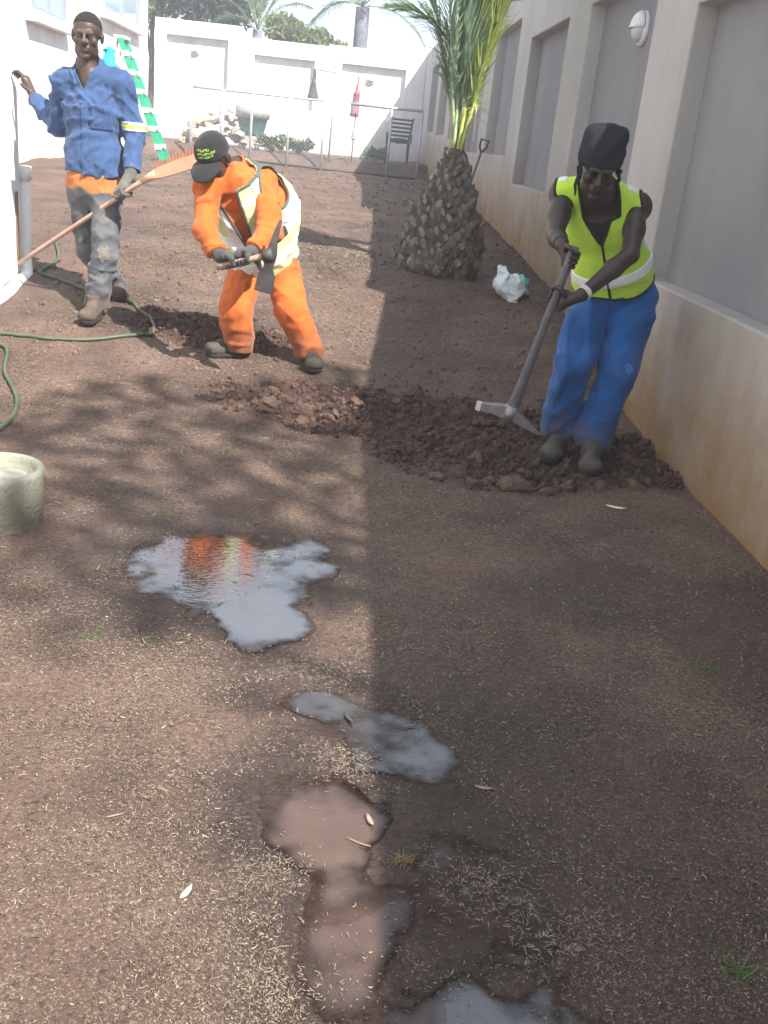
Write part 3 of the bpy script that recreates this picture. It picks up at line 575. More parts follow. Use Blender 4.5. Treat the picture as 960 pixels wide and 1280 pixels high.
    for sx in (-1, 1):
        F = Field(d['neck'] - .2, d['neck'] + .2, .0055); c = d['neck'] + R @ A(sx * .062, -.030, -.045)
        F.ell(c, (.018, .05, .055), R @ np.array(Matrix.Rotation(sx * .5, 3, 'Y')), k=.004); F.cone(d['neck'] + R @ A(sx * .065, .03, -.01), d['neck'] + R @ A(sx * .05, -.065, -.085), .022, .016, k=.02); F.folds(.004, .05, 9)
        q = F.local(d['neck'], R); F.cut(np.sqrt(q[0] ** 2 + (q[1] - .005) ** 2) - .060); F.build('collar', blue, jk)
    F = Field(d['elL'] - .15, d['elL'] + .12, .005); u = nz(d['wrL'] - d['elL']); c = d['elL'] - A(0, 0, .0); F.cone(d['shL'], d['elL'], .0805, .0705, k=.03); F.cone(d['elL'], d['wrL'], .071, .057, k=.02); JF(F)
    P = F.P(); dd = P[2] - (c[2] + .035) + 0 * P[0] + 0 * P[1]; G = F.F.copy(); F.keep(np.abs(dd) - .026); F.build('sleeve_band', cloth('reflective_grey', (.62, .64, .60), .06, rough=.45), jk)
    F.F = G; F.F = F.F - .003; F.keep(np.abs(dd) - .010); F.build('lime_stripe', cloth('lime_tape', (.62, .78, .12), .08), jk)
    # bright cyan cloth behind the neck
    F = Field(A(-1.56, 6.55, 1.6), A(-1.36, 6.75, 1.86), .0055); F.cone(A(-1.49, 6.64, 1.72), A(-1.470, 6.63, 1.66), .035, .04, k=.01); F.ell(A(-1.485, 6.64, 1.755), (.03, .03, .035)); F.folds(.012, .05, 4)
    F.build('neck_cloth', cloth('cyan_cloth', (.05, .55, .62)), p, label='bright cyan cloth behind the neck')
    # trousers
    def legs(F, off=0):
        torso(F, hipc, shc, R, L, off=.020 + off, k=.04, parts='p')
        for s_ in 'RL':
            F.cone(d['hip' + s_], d['kn' + s_], .102 + off, .080 + off, k=.03); F.cone(d['kn' + s_], d['an' + s_] + A(0, 0, .0), .080 + off, .078 + off, k=.02)
        F.folds(.015, .15, 11, (1, 1, .7)); F.folds(.007, .07, 15); F.folds(.016, .10, 12, (.4, .4, 1.5), lambda q: np.clip((.75 - q[:, 2]) * 2.6, .1, 1.1))
    F = Field(A(-1.85, 6.05, .16), A(-1.25, 7.0, 1.14), .006); legs(F); P = F.P(); G = F.F.copy(); F.shell(.02); F.keep(P[2] - .955 + 0 * P[0] + .1 * (P[0] + 1.55) + .012 * np.sin(P[0] * 40) + 0 * P[1]); F.keep(.225 - P[2] + 0 * P[0] - .06 * np.clip((P[1] - 6.6) * 8, -1, 0) + .10 * np.clip((P[1] - 6.6) * 5, 0, 1) - .03); tr = F.build('trousers', grey, p)
    F.F = G; F.keep(.945 - P[2] - .1 * (P[0] + 1.55) - .012 * np.sin(P[0] * 40) + 0 * P[1]); F.keep(P[2] - 1.12 + 0 * P[0] + 0 * P[1]); F.build('orange_waist', orange, tr, label='faded orange upper part of the trousers')
    F = Field(d['knL'] - A(.13, .16, .12), d['knL'] + A(.13, .1, .12), .006); F2 = Field(A(-1.85, 6.05, .16), A(-1.25, 7.0, 1.14), .006)
    legs(F, .004); q = F.P(); F.keep(np.sqrt(((q[0] - d['knL'][0] - .01) / .040) ** 2 + ((q[2] - d['knL'][2] - .01) / .05) ** 2 + 0 * q[1]) * .05 - .05 + .012 * np.sin(q[0] * 130 + 2 * np.sin(q[2] * 60)) * np.sin(q[2] * 100)); F.keep(q[1] - d['knL'][1]); F.build('knee_patch', cloth('tan_patch', (.15, .14, .12), .4, scale=30), tr)
    bm = mat('dusty_brown_boot', (.105, .078, .062), .9, .3, 20)
    boot(A(-1.500, 6.28, 0), (-.05, -1), gz1(-1.5, 6.22) + .012, bm, p); boot(A(-1.465, 6.80, 0), (.35, -1), gz1(-1.46, 6.75) + .012, bm, p)
    # gloved hand on the rake
    rk1 = A(-1.336, 6.30, .958); ax = nz(A(-2.097, 6.75, .442) - A(-1.156, 6.2, 1.08))
    F = Field(rk1 - .2, rk1 + .2, .0045); grip(F, d['wrL'] + A(0, 0, .005), rk1, -ax, .014, d['wrL'] - rk1, 1, .004); F.cone(d['wrL'] + A(0, 0, .03), d['wrL'] - A(0, 0, .03), .036, .034, k=.015); F.folds(.003, .04, 8)
    F.build('glove', cloth('dirty_grey_glove', (.12, .115, .10), .3), p)
person_blue()

# ---------------- the person in orange
def person_orange():
    sk = skin('skin_dark', (.050, .029, .021)); org = cloth('orange_overall', (.55, .115, .020), .18, alt=(.64, .165, .035)); lime = cloth('lime_vest_pale', (.74, .86, .42), .1); silver = cloth('silver_tape', (.80, .83, .86), .06, rough=.4, crease=.3); glv = cloth('dark_grey_glove', (.075, .075, .078), .3)
    d = dict(head=A(-.722, 5.73, 1.232), neck=A(-.615, 5.87, 1.185), shR=A(-.742, 5.74, 1.085), elR=A(-.738, 5.60, .865), wrR=A(-.645, 5.485, .750), haR=A(-.600, 5.45, .716),
             shL=A(-.462, 5.89, 1.120), elL=A(-.385, 5.68, .875), wrL=A(-.472, 5.53, .780), haL=A(-.522, 5.455, .742), hipR=A(-.528, 6.08, .668), hipL=A(-.355, 6.13, .690),
             knR=A(-.585, 5.90, .405), anR=A(-.560, 5.99, .17), knL=A(-.255, 5.97, .410), anL=A(-.130, 5.99, .18))
    p = thing('person', (-.4, 6.0, .1), 'bending person in orange overalls, pale reflective vest and black cap holding a mattock', 'person')
    hipc = (d['hipR'] + d['hipL']) / 2; shc = (d['shR'] + d['shL']) / 2; up = shc - hipc; L = np.linalg.norm(up); lat = nz(d['shL'] - d['shR']); lat = nz(lat - nz(up) * np.dot(lat, nz(up))); fr = np.cross(lat, up); fr = fr if fr[1] < 0 else -fr; R = frame(fr, up)
    if np.dot(R[:, 0], lat) < 0: R[:, 0] *= -1
    HR = frame(A(-.22, -.80, -.62), A(-.25, -.45, .85))
    F = Field(A(-1.0, 5.3, .1), A(.05, 6.35, 1.45), .0055)
    add_head(F, d['head'], HR, d['neck']); torso(F, hipc, shc, R, L); F.cone(d['neck'], shc, .06, .07, k=.03)
    for s_ in 'RL':
        F.cone(shc + up / L * .02, d['sh' + s_], .07, .058, k=.03); F.cone(d['sh' + s_], d['el' + s_], .050, .040, k=.02); F.cone(d['el' + s_], d['wr' + s_], .040, .026, k=.015)
        F.cone(d['hip' + s_], d['kn' + s_], .078, .055, k=.03); F.cone(d['kn' + s_], d['an' + s_], .052, .036, k=.02)
    t0, t1 = A(-.628, 5.462, .700), A(-.363, 5.42, .787); ax = nz(t1 - t0)
    grip(F, d['wrR'], d['haR'], ax, .014, d['wrR'] - d['haR'] + A(0, -.03, .03), -1, 0); grip(F, d['wrL'], d['haL'], ax, .014, d['wrL'] - d['haL'] + A(0, -.03, .03), -1, 0)
    F.build('body', sk, p); eyes(d['head'], HR, p)
    for s_ in 'RL':
        c = d['ha' + s_]; F = Field(c - .16, c + .16, .0045); grip(F, d['wr' + s_], c, ax, .014, d['wr' + s_] - c + A(0, -.03, .03), -1, .0035); F.cone(d['wr' + s_], d['wr' + s_] + (d['el' + s_] - d['wr' + s_]) * .15, .034, .037, k=.015); F.folds(.003, .04, 3); F.build('glove', glv, p)
    def JF(F): F.folds(.014, .14, 23); F.folds(.010, .09, 25, (.8, .8, 1.3)); F.folds(.005, .05, 26)
    def tors(F, off):
        torso(F, hipc, shc, R, L, off=.022 + off, k=.05); F.ell(hipc + R[:, 2] * .14, np.array((.182, .140, .2)) + off, R, k=.05); F.ell(A(-.415, 6.02, .94), np.array((.150, .150, .21)) + off, k=.06)
        for s_ in 'RL': F.cone(shc + up / L * .03, d['sh' + s_], .086 + off, .078 + off, k=.04)
        F.cone(shc + up / L * .03, d['neck'], .092 + off, .074 + off, k=.03)
    def sleeves(F, off=0):
        for s_ in 'RL':
            F.cone(d['sh' + s_], d['el' + s_], .076 + off, .068 + off, k=.03); e = d['el' + s_] + (d['wr' + s_] - d['el' + s_]) * .88; F.cone(d['el' + s_], e, .068 + off, .054 + off, k=.02)
    F = Field(A(-1.0, 5.4, .55), A(.0, 6.4, 1.4), .006); tors(F, 0); sleeves(F); JF(F); P = F.P()
    for s_ in 'RL':
        a, b = d['el' + s_], d['wr' + s_]; u = nz(b - a); e = a + (b - a) * .90; dd = (P[0] - e[0]) * u[0] + (P[1] - e[1]) * u[1] + (P[2] - e[2]) * u[2]
        F.cut(np.maximum(np.sqrt((P[0] - e[0]) ** 2 + (P[1] - e[1]) ** 2 + (P[2] - e[2]) ** 2) - .1, -dd))
    q = F.local(d['neck'], R); F.cut(np.maximum(np.sqrt(q[0] ** 2 + q[1] ** 2) - .056, -(q[2] + .0)))
    jk = F.build('jacket', org, p)
    F = Field(d['neck'] - .22, d['neck'] + .16, .006); F.ell(d['neck'] + R @ A(0, -.02, -.07), (.072, .066, .115), R); F.build('undershirt', cloth('maroon_shirt', (.30, .045, .055)), p)
    # vest
    def vest(F, off):
        tors(F, .026 + off); F.ell(hipc + R[:, 2] * .10, np.array((.208, .165, .24)) + off, R, k=.05); F.folds(.012, .15, 33); F.folds(.006, .08, 34)
    def vcut(F, grow=0.0):
        q = F.local(shc, R); n = F.local(d['neck'], R); g = grow
        arm = np.minimum(*[np.sqrt(((n_[0]) / 1.0) ** 2 + n_[1] ** 2 + (n_[2] * .80) ** 2) - .104 + g for n_ in (F.local(d['shL'] + (d['elL'] - d['shL']) * .16 + R[:, 0] * .040, R), F.local(d['shR'] - R[:, 0] * .055 - R[:, 2] * .02, R))])
        neck = np.sqrt(n[0] ** 2 + n[1] ** 2) - .078 + g; neck = np.minimum(np.maximum(neck, -(n[2] + .04)), -(n[2] - .012))
        front = np.maximum(np.abs(q[0] + .088 + .03 * q[2]) - .020 - np.clip((q[2] + .25) * .10, -.03, .03) + g, q[1])
        hem = -(q[2] + .545 - g * .5) if False else (-.545 - q[2]) * -1
        hem = q[2] + .56 - g
        return np.minimum(np.minimum(arm, neck), np.minimum(front, hem))
    F = Field(A(-1.0, 5.4, .5), A(.05, 6.45, 1.4), .006); vest(F, 0); F.shell(.014); F.cut(vcut(F)); v = F.build('vest', lime, p)
    F = Field(A(-1.0, 5.4, .5), A(.05, 6.45, 1.4), .006); vest(F, .004); F.shell(.012); c = vcut(F); F.cut(c); G = F.F.copy(); q = F.local(shc, R)
    F.keep(np.minimum(np.abs(q[2] + .40) - .035, np.abs(q[2] + .21) - .035)); F.cut(np.abs(q[0]) - .0); F.F = G.copy(); F.keep(np.minimum(np.minimum(np.abs(q[2] + .44) - .036, np.abs(q[2] + .27) - .036), np.maximum(np.abs(np.abs(q[0] - .0) - .105) - .055, -(q[2] + .27)))); F.build('reflective_strip', silver, v)
    F.F = G - .002; F.keep(c - .014); F.build('vest_binding', cloth('grey_binding', (.10, .11, .10)), v)
    F = Field(A(-1.0, 5.4, .5), A(.05, 6.2, 1.3), .006); vest(F, .010); F.shell(.012); q = F.local(shc, R); F.keep(np.maximum(np.maximum(np.abs(q[0] - .115) - .040, np.abs(q[2] + .295) - .030), q[1])); F.build('chest_pouch', cloth('black_pouch', (.05, .055, .05)), v)
    # trousers
    F = Field(A(-.85, 5.6, .08), A(.15, 6.45, .9), .006); torso(F, hipc, shc, R, L, off=.024, k=.04, parts='p')
    for s_ in 'RL':
        F.cone(d['hip' + s_], d['kn' + s_], .118, .100, k=.03); F.cone(d['kn' + s_], d['an' + s_], .100, .090, k=.02)
    F.folds(.018, .17, 43, (1, 1, .7)); F.folds(.008, .08, 45); F.folds(.014, .10, 44, (.4, .4, 1.5), lambda q: np.clip((.42 - q[:, 2]) * 4, .1, 1.0)); F.shell(.02); P = F.P(); F.keep(.135 - P[2] + 0 * P[0] + 0 * P[1]); ot = cloth('orange_trousers', (.55, .115, .020), .18, alt=(.64, .165, .035)); F.build('trousers', muddy(ot, .28, .2), p)
    bm = mat('dark_dusty_boot', (.075, .062, .055), .9, .3, 20)
    boot(A(-.58, 5.99, 0), (-1, -.45), gz1(-.66, 5.95) + .01, bm, p); boot(A(-.125, 5.97, 0), (.22, -1), gz1(-.11, 5.9) + .01, bm, p)
    # cap
    F = Field(d['head'] - .26, d['head'] + .26, .0055); o = d['head']; F.ell(o + HR @ A(0, .012, .040), (.094, .112, .102), HR, k=.01); F.shell(.010); q = F.local(o, HR); F.keep(.028 - q[2] - .10 * q[1]); F.folds(.002, .06, 2); cap = F.build('cap', cloth('black_cap', (.022, .023, .026), .2), p)
    F = Field(o - .28, o + .28, .0055); q = F.local(o, HR); F.F = np.maximum(np.abs(q[2] - .036 + .30 * (q[1] + .1) * 0 + 6 * np.clip(-q[1] - .09, 0, 1) ** 2 * .6 + 5.0 * q[0] ** 2 * .6) - .0055, np.maximum(np.sqrt((q[0] / .088) ** 2 + ((q[1] + .095) / .105) ** 2) * .09 - .09, q[1] + .060)).astype(np.float32); F.build('cap_brim', MATS['black_cap'], cap)
    # three rows of small lime lettering on the cap front
    for row, (z, n) in enumerate(((.098, 7), (.083, 9), (.068, 8))):
        mb = MB()
        for i in range(n):
            w = .0085; x = -.048 + .0105 * i + .003 * row; x += .012
            def sp(xx, zz):
                yy = -math.sqrt(max(0, 1 - (xx / .094) ** 2 - ((zz - .040) / .102) ** 2)) * .112 + .012; r = A(xx, yy, zz); nrm = nz(A(xx / .094 ** 2, (yy - .012) / .112 ** 2, (zz - .04) / .102 ** 2)); return o + HR @ (r + nrm * .003)
            k = i + row * 3; hz = .0095 if k % 3 else .006
            for (a0, a1, b0, b1) in (((0, .3, 0, 1), (.3, 1, .7, 1)), ((.35, .65, 0, 1), (0, 1, .75, 1)), ((0, 1, 0, .25), (0, 1, .7, .95)), ((0, .3, 0, 1), (.7, 1, 0, 1)))[k % 4]:
                pts = [sp(x + w * u, z + hz * vv) for u, vv in ((a0, b0), (a1, b0), (a1, b1), (a0, b1))]; mb.add(pts, [(0, 1, 2, 3)])
        mb.build('cap_lettering', cloth('lime_print', (.45, .75, .10)), cap)
person_orange()

# ---------------- the person in the lime vest
def person_vest():
    sk = skin('skin_darkest', (.040, .026, .021)); lime = cloth('lime_vest', (.52, .80, .07), .08); silver = MATS['silver_tape']; blk = cloth('black_binding', (.018, .020, .020)); blue = cloth('royal_blue_trousers', (.010, .082, .31), .3, scale=4, alt=(.020, .135, .42))
    d = dict(head=A(1.108, 4.55, 1.400), neck=A(1.165, 4.665, 1.285), shR=A(1.012, 4.76, 1.268), elR=A(.978, 4.62, 1.085), wrR=A(.972, 4.44, 1.062), haR=A(1.000, 4.362, 1.012),
             shL=A(1.352, 4.70, 1.245), elL=A(1.288, 4.46, 1.045), wrL=A(1.072, 4.335, .868), haL=A(.970, 4.30, .830), hipR=A(1.300, 4.95, .800), hipL=A(1.480, 4.90, .815),
             knR=A(1.185, 4.73, .490), anR=A(1.190, 4.83, .140), knL=A(1.405, 4.72, .475), anL=A(1.345, 4.73, .140))
    t0, t1 = A(1.012, 4.355, 1.065), A(.855, 4.452, .265); ax = nz(t0 - t1); al = lambda c: t0 + ax * np.dot(c - t0, ax)
    d['haR'] = al(d['haR']); d['haL'] = al(d['haL'])
    p = thing('person', (1.3, 4.8, .02), 'person in lime vest, black beanie and blue trousers working a pickaxe beside the wall', 'person')
    hipc = (d['hipR'] + d['hipL']) / 2; shc = (d['shR'] + d['shL']) / 2; up = shc - hipc; L = np.linalg.norm(up); lat = nz(d['shL'] - d['shR']); lat = nz(lat - nz(up) * np.dot(lat, nz(up))); fr = np.cross(lat, up); fr = fr if fr[1] < 0 else -fr; R = frame(fr, up)
    if np.dot(R[:, 0], lat) < 0: R[:, 0] *= -1
    HR = frame(A(-.10, -.88, -.46), A(-.02, -.42, .9))
    F = Field(A(.82, 4.1, .05), A(1.7, 5.15, 1.62), .0055)
    add_head(F, d['head'], HR, d['neck'], False); torso(F, hipc, shc, R, L); F.cone(d['neck'], shc, .065, .08, k=.03)
    for s_ in 'RL':
        F.cone(shc + up / L * .02, d['sh' + s_], .075, .062, k=.03); F.ell(d['sh' + s_] - A(0, 0, .01), (.058, .058, .062), k=.03); F.cone(d['sh' + s_], d['el' + s_], .050, .039, k=.02); m_ = (d['sh' + s_] + d['el' + s_]) / 2; F.ell(m_, (.047, .047, .06), k=.03)
        F.cone(d['el' + s_], d['el' + s_] + (d['wr' + s_] - d['el' + s_]) * .35, .039, .042, k=.015); F.cone(d['el' + s_] + (d['wr' + s_] - d['el' + s_]) * .35, d['wr' + s_], .041, .027, k=.015)
        F.cone(d['hip' + s_], d['kn' + s_], .082, .057, k=.03); F.cone(d['kn' + s_], d['an' + s_], .054, .038, k=.02)
        grip(F, d['wr' + s_], d['ha' + s_], ax if s_ == 'R' else ax, .017, d['wr' + s_] - d['ha' + s_] + A(.02, -.01, 0), -1 if s_ == 'R' else 1, 0)
    F.build('body', sk, p); eyes(d['head'], HR, p)
    for s_, nm, m in (('L', 'wristband', cloth('white_band', (.62, .60, .55))), ('R', 'wristwatch', blk)):
        w = d['wr' + s_]; u = nz(d['el' + s_] - w); F = Field(w - .1, w + .1, .005); F.cone(w + u * .00, w + u * .05, .0345, .037); q = F.local(w + u * .02, frame(u, A(0, .3, 1))); F.keep(np.abs(q[1]) - .011); F.build(nm, m, p)
    # shirt showing in the neck opening
    F = Field(shc - .3, shc + .25, .006); torso(F, hipc, shc, R, L, off=.006, parts='ca'); q = F.local(shc, R); F.keep(q[2] + .06); F.keep(-(q[2] + .36)); F.build('undershirt', cloth('black_shirt', (.020, .019, .020)), p)
    # vest
    def vest(F, off):
        torso(F, hipc, shc, R, L, off=.024 + off, k=.05); F.ell(hipc + R[:, 2] * .13, np.array((.192, .150, .22)) + off, R, k=.05)
        for s_ in 'RL': F.cone(shc + up / L * .03, d['sh' + s_], .082 + off, .070 + off, k=.04)
        F.cone(shc + up / L * .03, d['neck'] + (shc - d['neck']) * .3, .088 + off, .080 + off, k=.03); F.folds(.010, .17, 53); F.folds(.005, .10, 54, (.7, .7, 1.2))
    def vcut(F):
        q = F.local(shc, R); n = F.local(d['neck'], R)
        arm = np.minimum(*[np.sqrt(n_[0] ** 2 + n_[1] ** 2 + (n_[2] * .72) ** 2) - .112 for n_ in (F.local(d['shL'] + R[:, 0] * .108 - R[:, 2] * .035, R), F.local(d['shR'] - R[:, 0] * .108 - R[:, 2] * .035, R))])
        neck = np.maximum(np.sqrt(n[0] ** 2 + (n[1] + .01) ** 2) - .078, -(n[2] + .10))
        front = np.maximum(np.abs(q[0] + .010) - np.clip((q[2] + .160) * .50, -.02, .066), q[1])
        hem = q[2] + .455 + .02 * np.sin(q[0] * 14)
        return np.minimum(np.minimum(arm, neck), np.minimum(front, hem))
    bx = (A(.85, 4.3, .72), A(1.72, 5.2, 1.45))
    F = Field(*bx, .006); vest(F, 0); F.shell(.014); F.cut(vcut(F)); v = F.build('vest', lime, p)
    F = Field(*bx, .006); vest(F, .004); F.shell(.012); c = vcut(F); F.cut(c); G = F.F.copy(); q = F.local(shc, R)
    F.keep(np.minimum(np.abs(q[2] + .365 - .05 * np.abs(q[0])) - .026, np.maximum(np.abs(np.abs(q[0]) - .150) - .022, np.maximum(-(q[2] + .36), -q[1] - .02)))); F.build('reflective_strip', silver, v)
    F.F = G - .0025; F.keep(c - .009); F.build('vest_binding', blk, v)
    F.F = G - .002; F.keep(np.maximum(np.abs(q[0] + .010) - .0065, np.maximum(q[1], q[2] + .15))); F.build('zip', blk, v)
    F = Field(*bx, .006); vest(F, .010); F.shell(.012); F.keep(np.maximum(np.maximum(np.abs(q[0] - .090) - .058, np.abs(q[2] + .255) - .024), q[1])); F.build('chest_pouch', cloth('dark_green_pouch', (.022, .034, .026)), v)
    F = Field(*bx, .006); vest(F, .013); F.shell(.010); F.keep(np.maximum(np.maximum(np.abs(q[0] - .118) - .026, np.abs(q[2] + .262) - .012), q[1])); F.build('pouch_label', silver, v)
    # trousers
    F = Field(A(.98, 4.45, .04), A(1.72, 5.2, 1.05), .006); torso(F, hipc, shc, R, L, off=.024, k=.04, parts='p'); F.ell(hipc + R[:, 2] * .06, (.178, .140, .17), R, k=.04)
    for s_ in 'RL':
        F.cone(d['hip' + s_], d['kn' + s_], .114, .100, k=.012); F.cone(d['kn' + s_], d['an' + s_], .098, .092, k=.008)
    F.folds(.018, .18, 63, (1, 1, .6)); F.folds(.008, .08, 65); F.folds(.013, .11, 64, (.4, .4, 1.5), lambda q: np.clip((.40 - q[:, 2]) * 3.5, .08, 1.0)); GG = F.F.copy(); F.shell(.02); P = F.P(); F.keep(.085 - P[2] + 0 * P[0] + 0 * P[1]); F.keep(P[2] - .955 + 0 * P[0] + 0 * P[1]); tr = F.build('trousers', muddy(blue, .22, .2), p)
    F.F = GG - .003; P = F.P(); F.keep(np.maximum(np.sqrt(((P[0] - d['knL'][0] - .03) / .026) ** 2 + ((P[2] - d['knL'][2] - .03 + .4 * (P[0] - d['knL'][0] - .03)) / .022) ** 2 + 0 * P[1]) * .024 - .024 + .008 * np.sin(P[0] * 210 + 3 * np.sin(P[2] * 90)) * np.sin(P[2] * 170), P[1] - d['knL'][1])); F.build('worn_patch', cloth('pale_blue_wear', (.07, .18, .42), .5, scale=60), tr, label='pale worn patch above the knee')
    bm = mat('muddy_grey_boot', (.085, .073, .066), .9, .35, 20)
    boot(A(1.185, 4.80, 0), (-.42, -1), gz1(1.15, 4.74) + .012, bm, p); boot(A(1.335, 4.68, 0), (-.22, -1), gz1(1.32, 4.62) + .012, bm, p)
    # beanie and dreadlocks
    o = d['head']; F = Field(o - .24, o + .24, .0055); F.ell(o + HR @ A(0, .028, .052), (.101, .118, .108), HR, k=.01); F.cone(o + HR @ A(-.045, .03, .125), o + HR @ A(.06, .03, .135), .048, .040, k=.03); F.folds(.007, .08, 71); F.shell(.012); q = F.local(o, HR); F.keep(.022 + .22 * q[1] * -1 - q[2] - .02); b = F.build('beanie', mat('black_knit', (.020, .022, .030), .95, .25, 40, .8, 260, bdist=.006), p)
    F = Field(o - .24, o + .24, .0055); F.ell(o + HR @ A(0, .028, .052), (.103, .121, .108), HR, k=.01); F.shell(.012); q = F.local(o, HR); e = q[2] - .002 + .22 * q[1]; F.keep(np.abs(e - .018) - .017); F.folds(.003, .03, 5); F.build('beanie_rim', MATS['black_knit'], b)
    hm = mat('dreadlock_hair', (.020, .016, .014), .9, .3, 60, .7, 200)
    for (x, y, z, l) in ((-.090, -.030, .005, .125), (-.084, -.052, .010, .085), (.092, -.015, .005, .075), (.086, -.04, .01, .05)):
        a = o + HR @ A(x, y, z); pts = [a + A(.004 * math.sin(i * 1.7 + x * 90), .002 * i, -l * i / 6) for i in range(7)]; MB().tube(pts, [.009, .0085, .008, .008, .0075, .006, .003], 7).build('dreadlock', hm, p, True)
    return t0, t1
VT = person_vest()

# ------------------------------------------------------------------ tools
mat('tool_wood', (.42, .27, .19), .75, .2, 20); mat('tool_grey', (.12, .125, .14), .6, .25, 15); mat('worn_steel', (.24, .235, .23), .45, .3, 20, metal=.6); mat('steel_tip', (.62, .62, .60), .4, .15, 20, metal=.4)
mat('dark_iron', (.075, .07, .068), .6, .3, 20, metal=.3); mat('rake_orange', (.60, .33, .21), .7, .15, 10); mat('rake_tooth', (.42, .12, .06), .6, .15)
def blade(name, pts, ws, ts, side, m, parent):
    """a flat tapering bar through pts, half widths ws along side, half thickness ts"""
    mb = MB(); s = Vector(side).normalized(); rings = []
    for i, p in enumerate(pts):
        d = (Vector(pts[min(i + 1, len(pts) - 1)]) - Vector(pts[max(i - 1, 0)])).normalized(); a = (s - d * s.dot(d)).normalized(); b = d.cross(a); p = Vector(p)
        rings.append([p + a * ws[i] + b * ts[i], p - a * ws[i] + b * ts[i], p - a * ws[i] - b * ts[i], p + a * ws[i] - b * ts[i]])
    fs = [(i * 4 + k, i * 4 + (k + 1) % 4, i * 4 + 4 + (k + 1) % 4, i * 4 + 4 + k) for i in range(len(pts) - 1) for k in range(4)] + [(3, 2, 1, 0), tuple((len(pts) - 1) * 4 + k for k in range(4))]
    mb.add([q for r in rings for q in r], fs); o = mb.build(name, m, parent); bevel(o, .002, 2, 30); return o
def pickaxe():
    t0, t1 = Vector(VT[0]), Vector(VT[1]); ax = (t0 - t1).normalized()
    p = thing('pickaxe', tuple(t1), 'grey handled pickaxe with worn steel head biting into the dug soil', 'pickaxe')
    n = 10; pts = [t1 + (t0 - t1) * (i / n) for i in range(n + 1)]; pts = [t1 - ax * .03] + pts
    MB().tube(pts, [.026, .027, .024, .0205, .019, .018, .017, .0165, .016, .0165, .0175, .0185], 12, 1.15).build('handle', 'tool_grey', p, True)
    h0, h1, h2 = Vector((.722, 4.50, .290)), t1 + ax * .01, Vector((1.000, 4.395, .205))
    mid = h1 + Vector((0, 0, 0)); up = ax
    blade('head', [h0 * .97 + h1 * .03, h0 * .6 + h1 * .4 + up * .008, h1 + up * .012], [.018, .022, .034], [.017, .020, .026], ax, 'worn_steel', p)
    blade('pick_point', [h1 + up * .011, h1 * .6 + h2 * .4 + up * .006, h2], [.033, .021, .006], [.025, .015, .005], ax, 'worn_steel', p)
    MB().tube([h1 - ax * .035, h1 + ax * .045], .034, 14).build('eye_socket', 'worn_steel', p, True)
    d = (h0 - h1).normalized(); blade('chisel_tip', [h0 - d * .004, h0 + d * .022], [.020, .021], [.019, .010], ax, 'steel_tip', p)
pickaxe()
def mattock():
    t0, t1 = Vector((-.650, 5.466, .692)), Vector((-.350, 5.418, .791)); ax = (t1 - t0).normalized()
    p = thing('mattock', tuple(t0), 'wooden handled mattock with dark iron hoe blade held in gloved hands', 'mattock')
    MB().tube([t0 + (t1 - t0) * i / 6 for i in range(7)], [.017, .0155, .015, .015, .016, .019, .024], 12).build('handle', 'tool_wood', p, True)
    up = Vector((.06, 0, 1)).normalized(); up = (up - ax * up.dot(ax)).normalized(); up = Vector((.16, -.02, .98)).normalized(); e = t1 - ax * .01; sd = up.cross(Vector((0, -1, 0)))
    MB().tube([e - ax * .045 + up * .0, e + ax * .012], [.036, .040], 16).build('eye_socket', 'dark_iron', p, True)
    blade('pick_point', [e, e + up * .07, e + up * .13 + Vector((.004, .01, 0)), e + up * .185 + Vector((.010, .02, 0))], [.030, .018, .013, .006], [.02, .013, .010, .005], ax, 'dark_iron', p)
    blade('hoe_blade', [e, e - up * .07, e - up * .11, e - up * .205], [.028, .024, .046, .052], [.02, .012, .007, .004], ax, 'dark_iron', p)
mattock()
def rake():
    a, b = Vector((-2.090, 6.74, .432)), Vector((-1.150, 6.195, 1.084)); ax = (b - a).normalized()
    p = thing('rake', tuple(a), 'orange plastic rake with pale wooden handle held by the person in blue', 'rake')
    MB().tube([a + (b - a) * i / 8 for i in range(9)], .0145, 10).build('handle', mat('pale_pink_wood', (.52, .34, .27), .7, .15, 18), p, True)
    e = Vector((-.770, 5.965, 1.240)); d = (e - b).normalized(); up = Vector((-.12, .25, 1)); up = (up - d * up.dot(d)).normalized()
    MB().tube([b - ax * .06, b + d * .05], [.021, .024], 10).build('socket', 'rake_orange', p, True)
    blade('rake_head', [b, b + d * .10, b + d * .2, e], [.020, .034, .038, .040], [.009, .006, .005, .005], up, 'rake_orange', p)
    L = (e - b).length; n = 16
    for i in range(n):
        c = b + d * (.06 + (L - .08) * i / (n - 1)) + up * (.028 + .012 * min(1, i / 6)); t = up * .9 + Vector((0, -.5, .1)); t.normalize()
        blade('tooth', [c - up * .010, c + up * .018, c + up * .026 + t * .012], [.0075, .006, .0035], [.004, .0035, .002], d, 'rake_tooth', p)
rake()
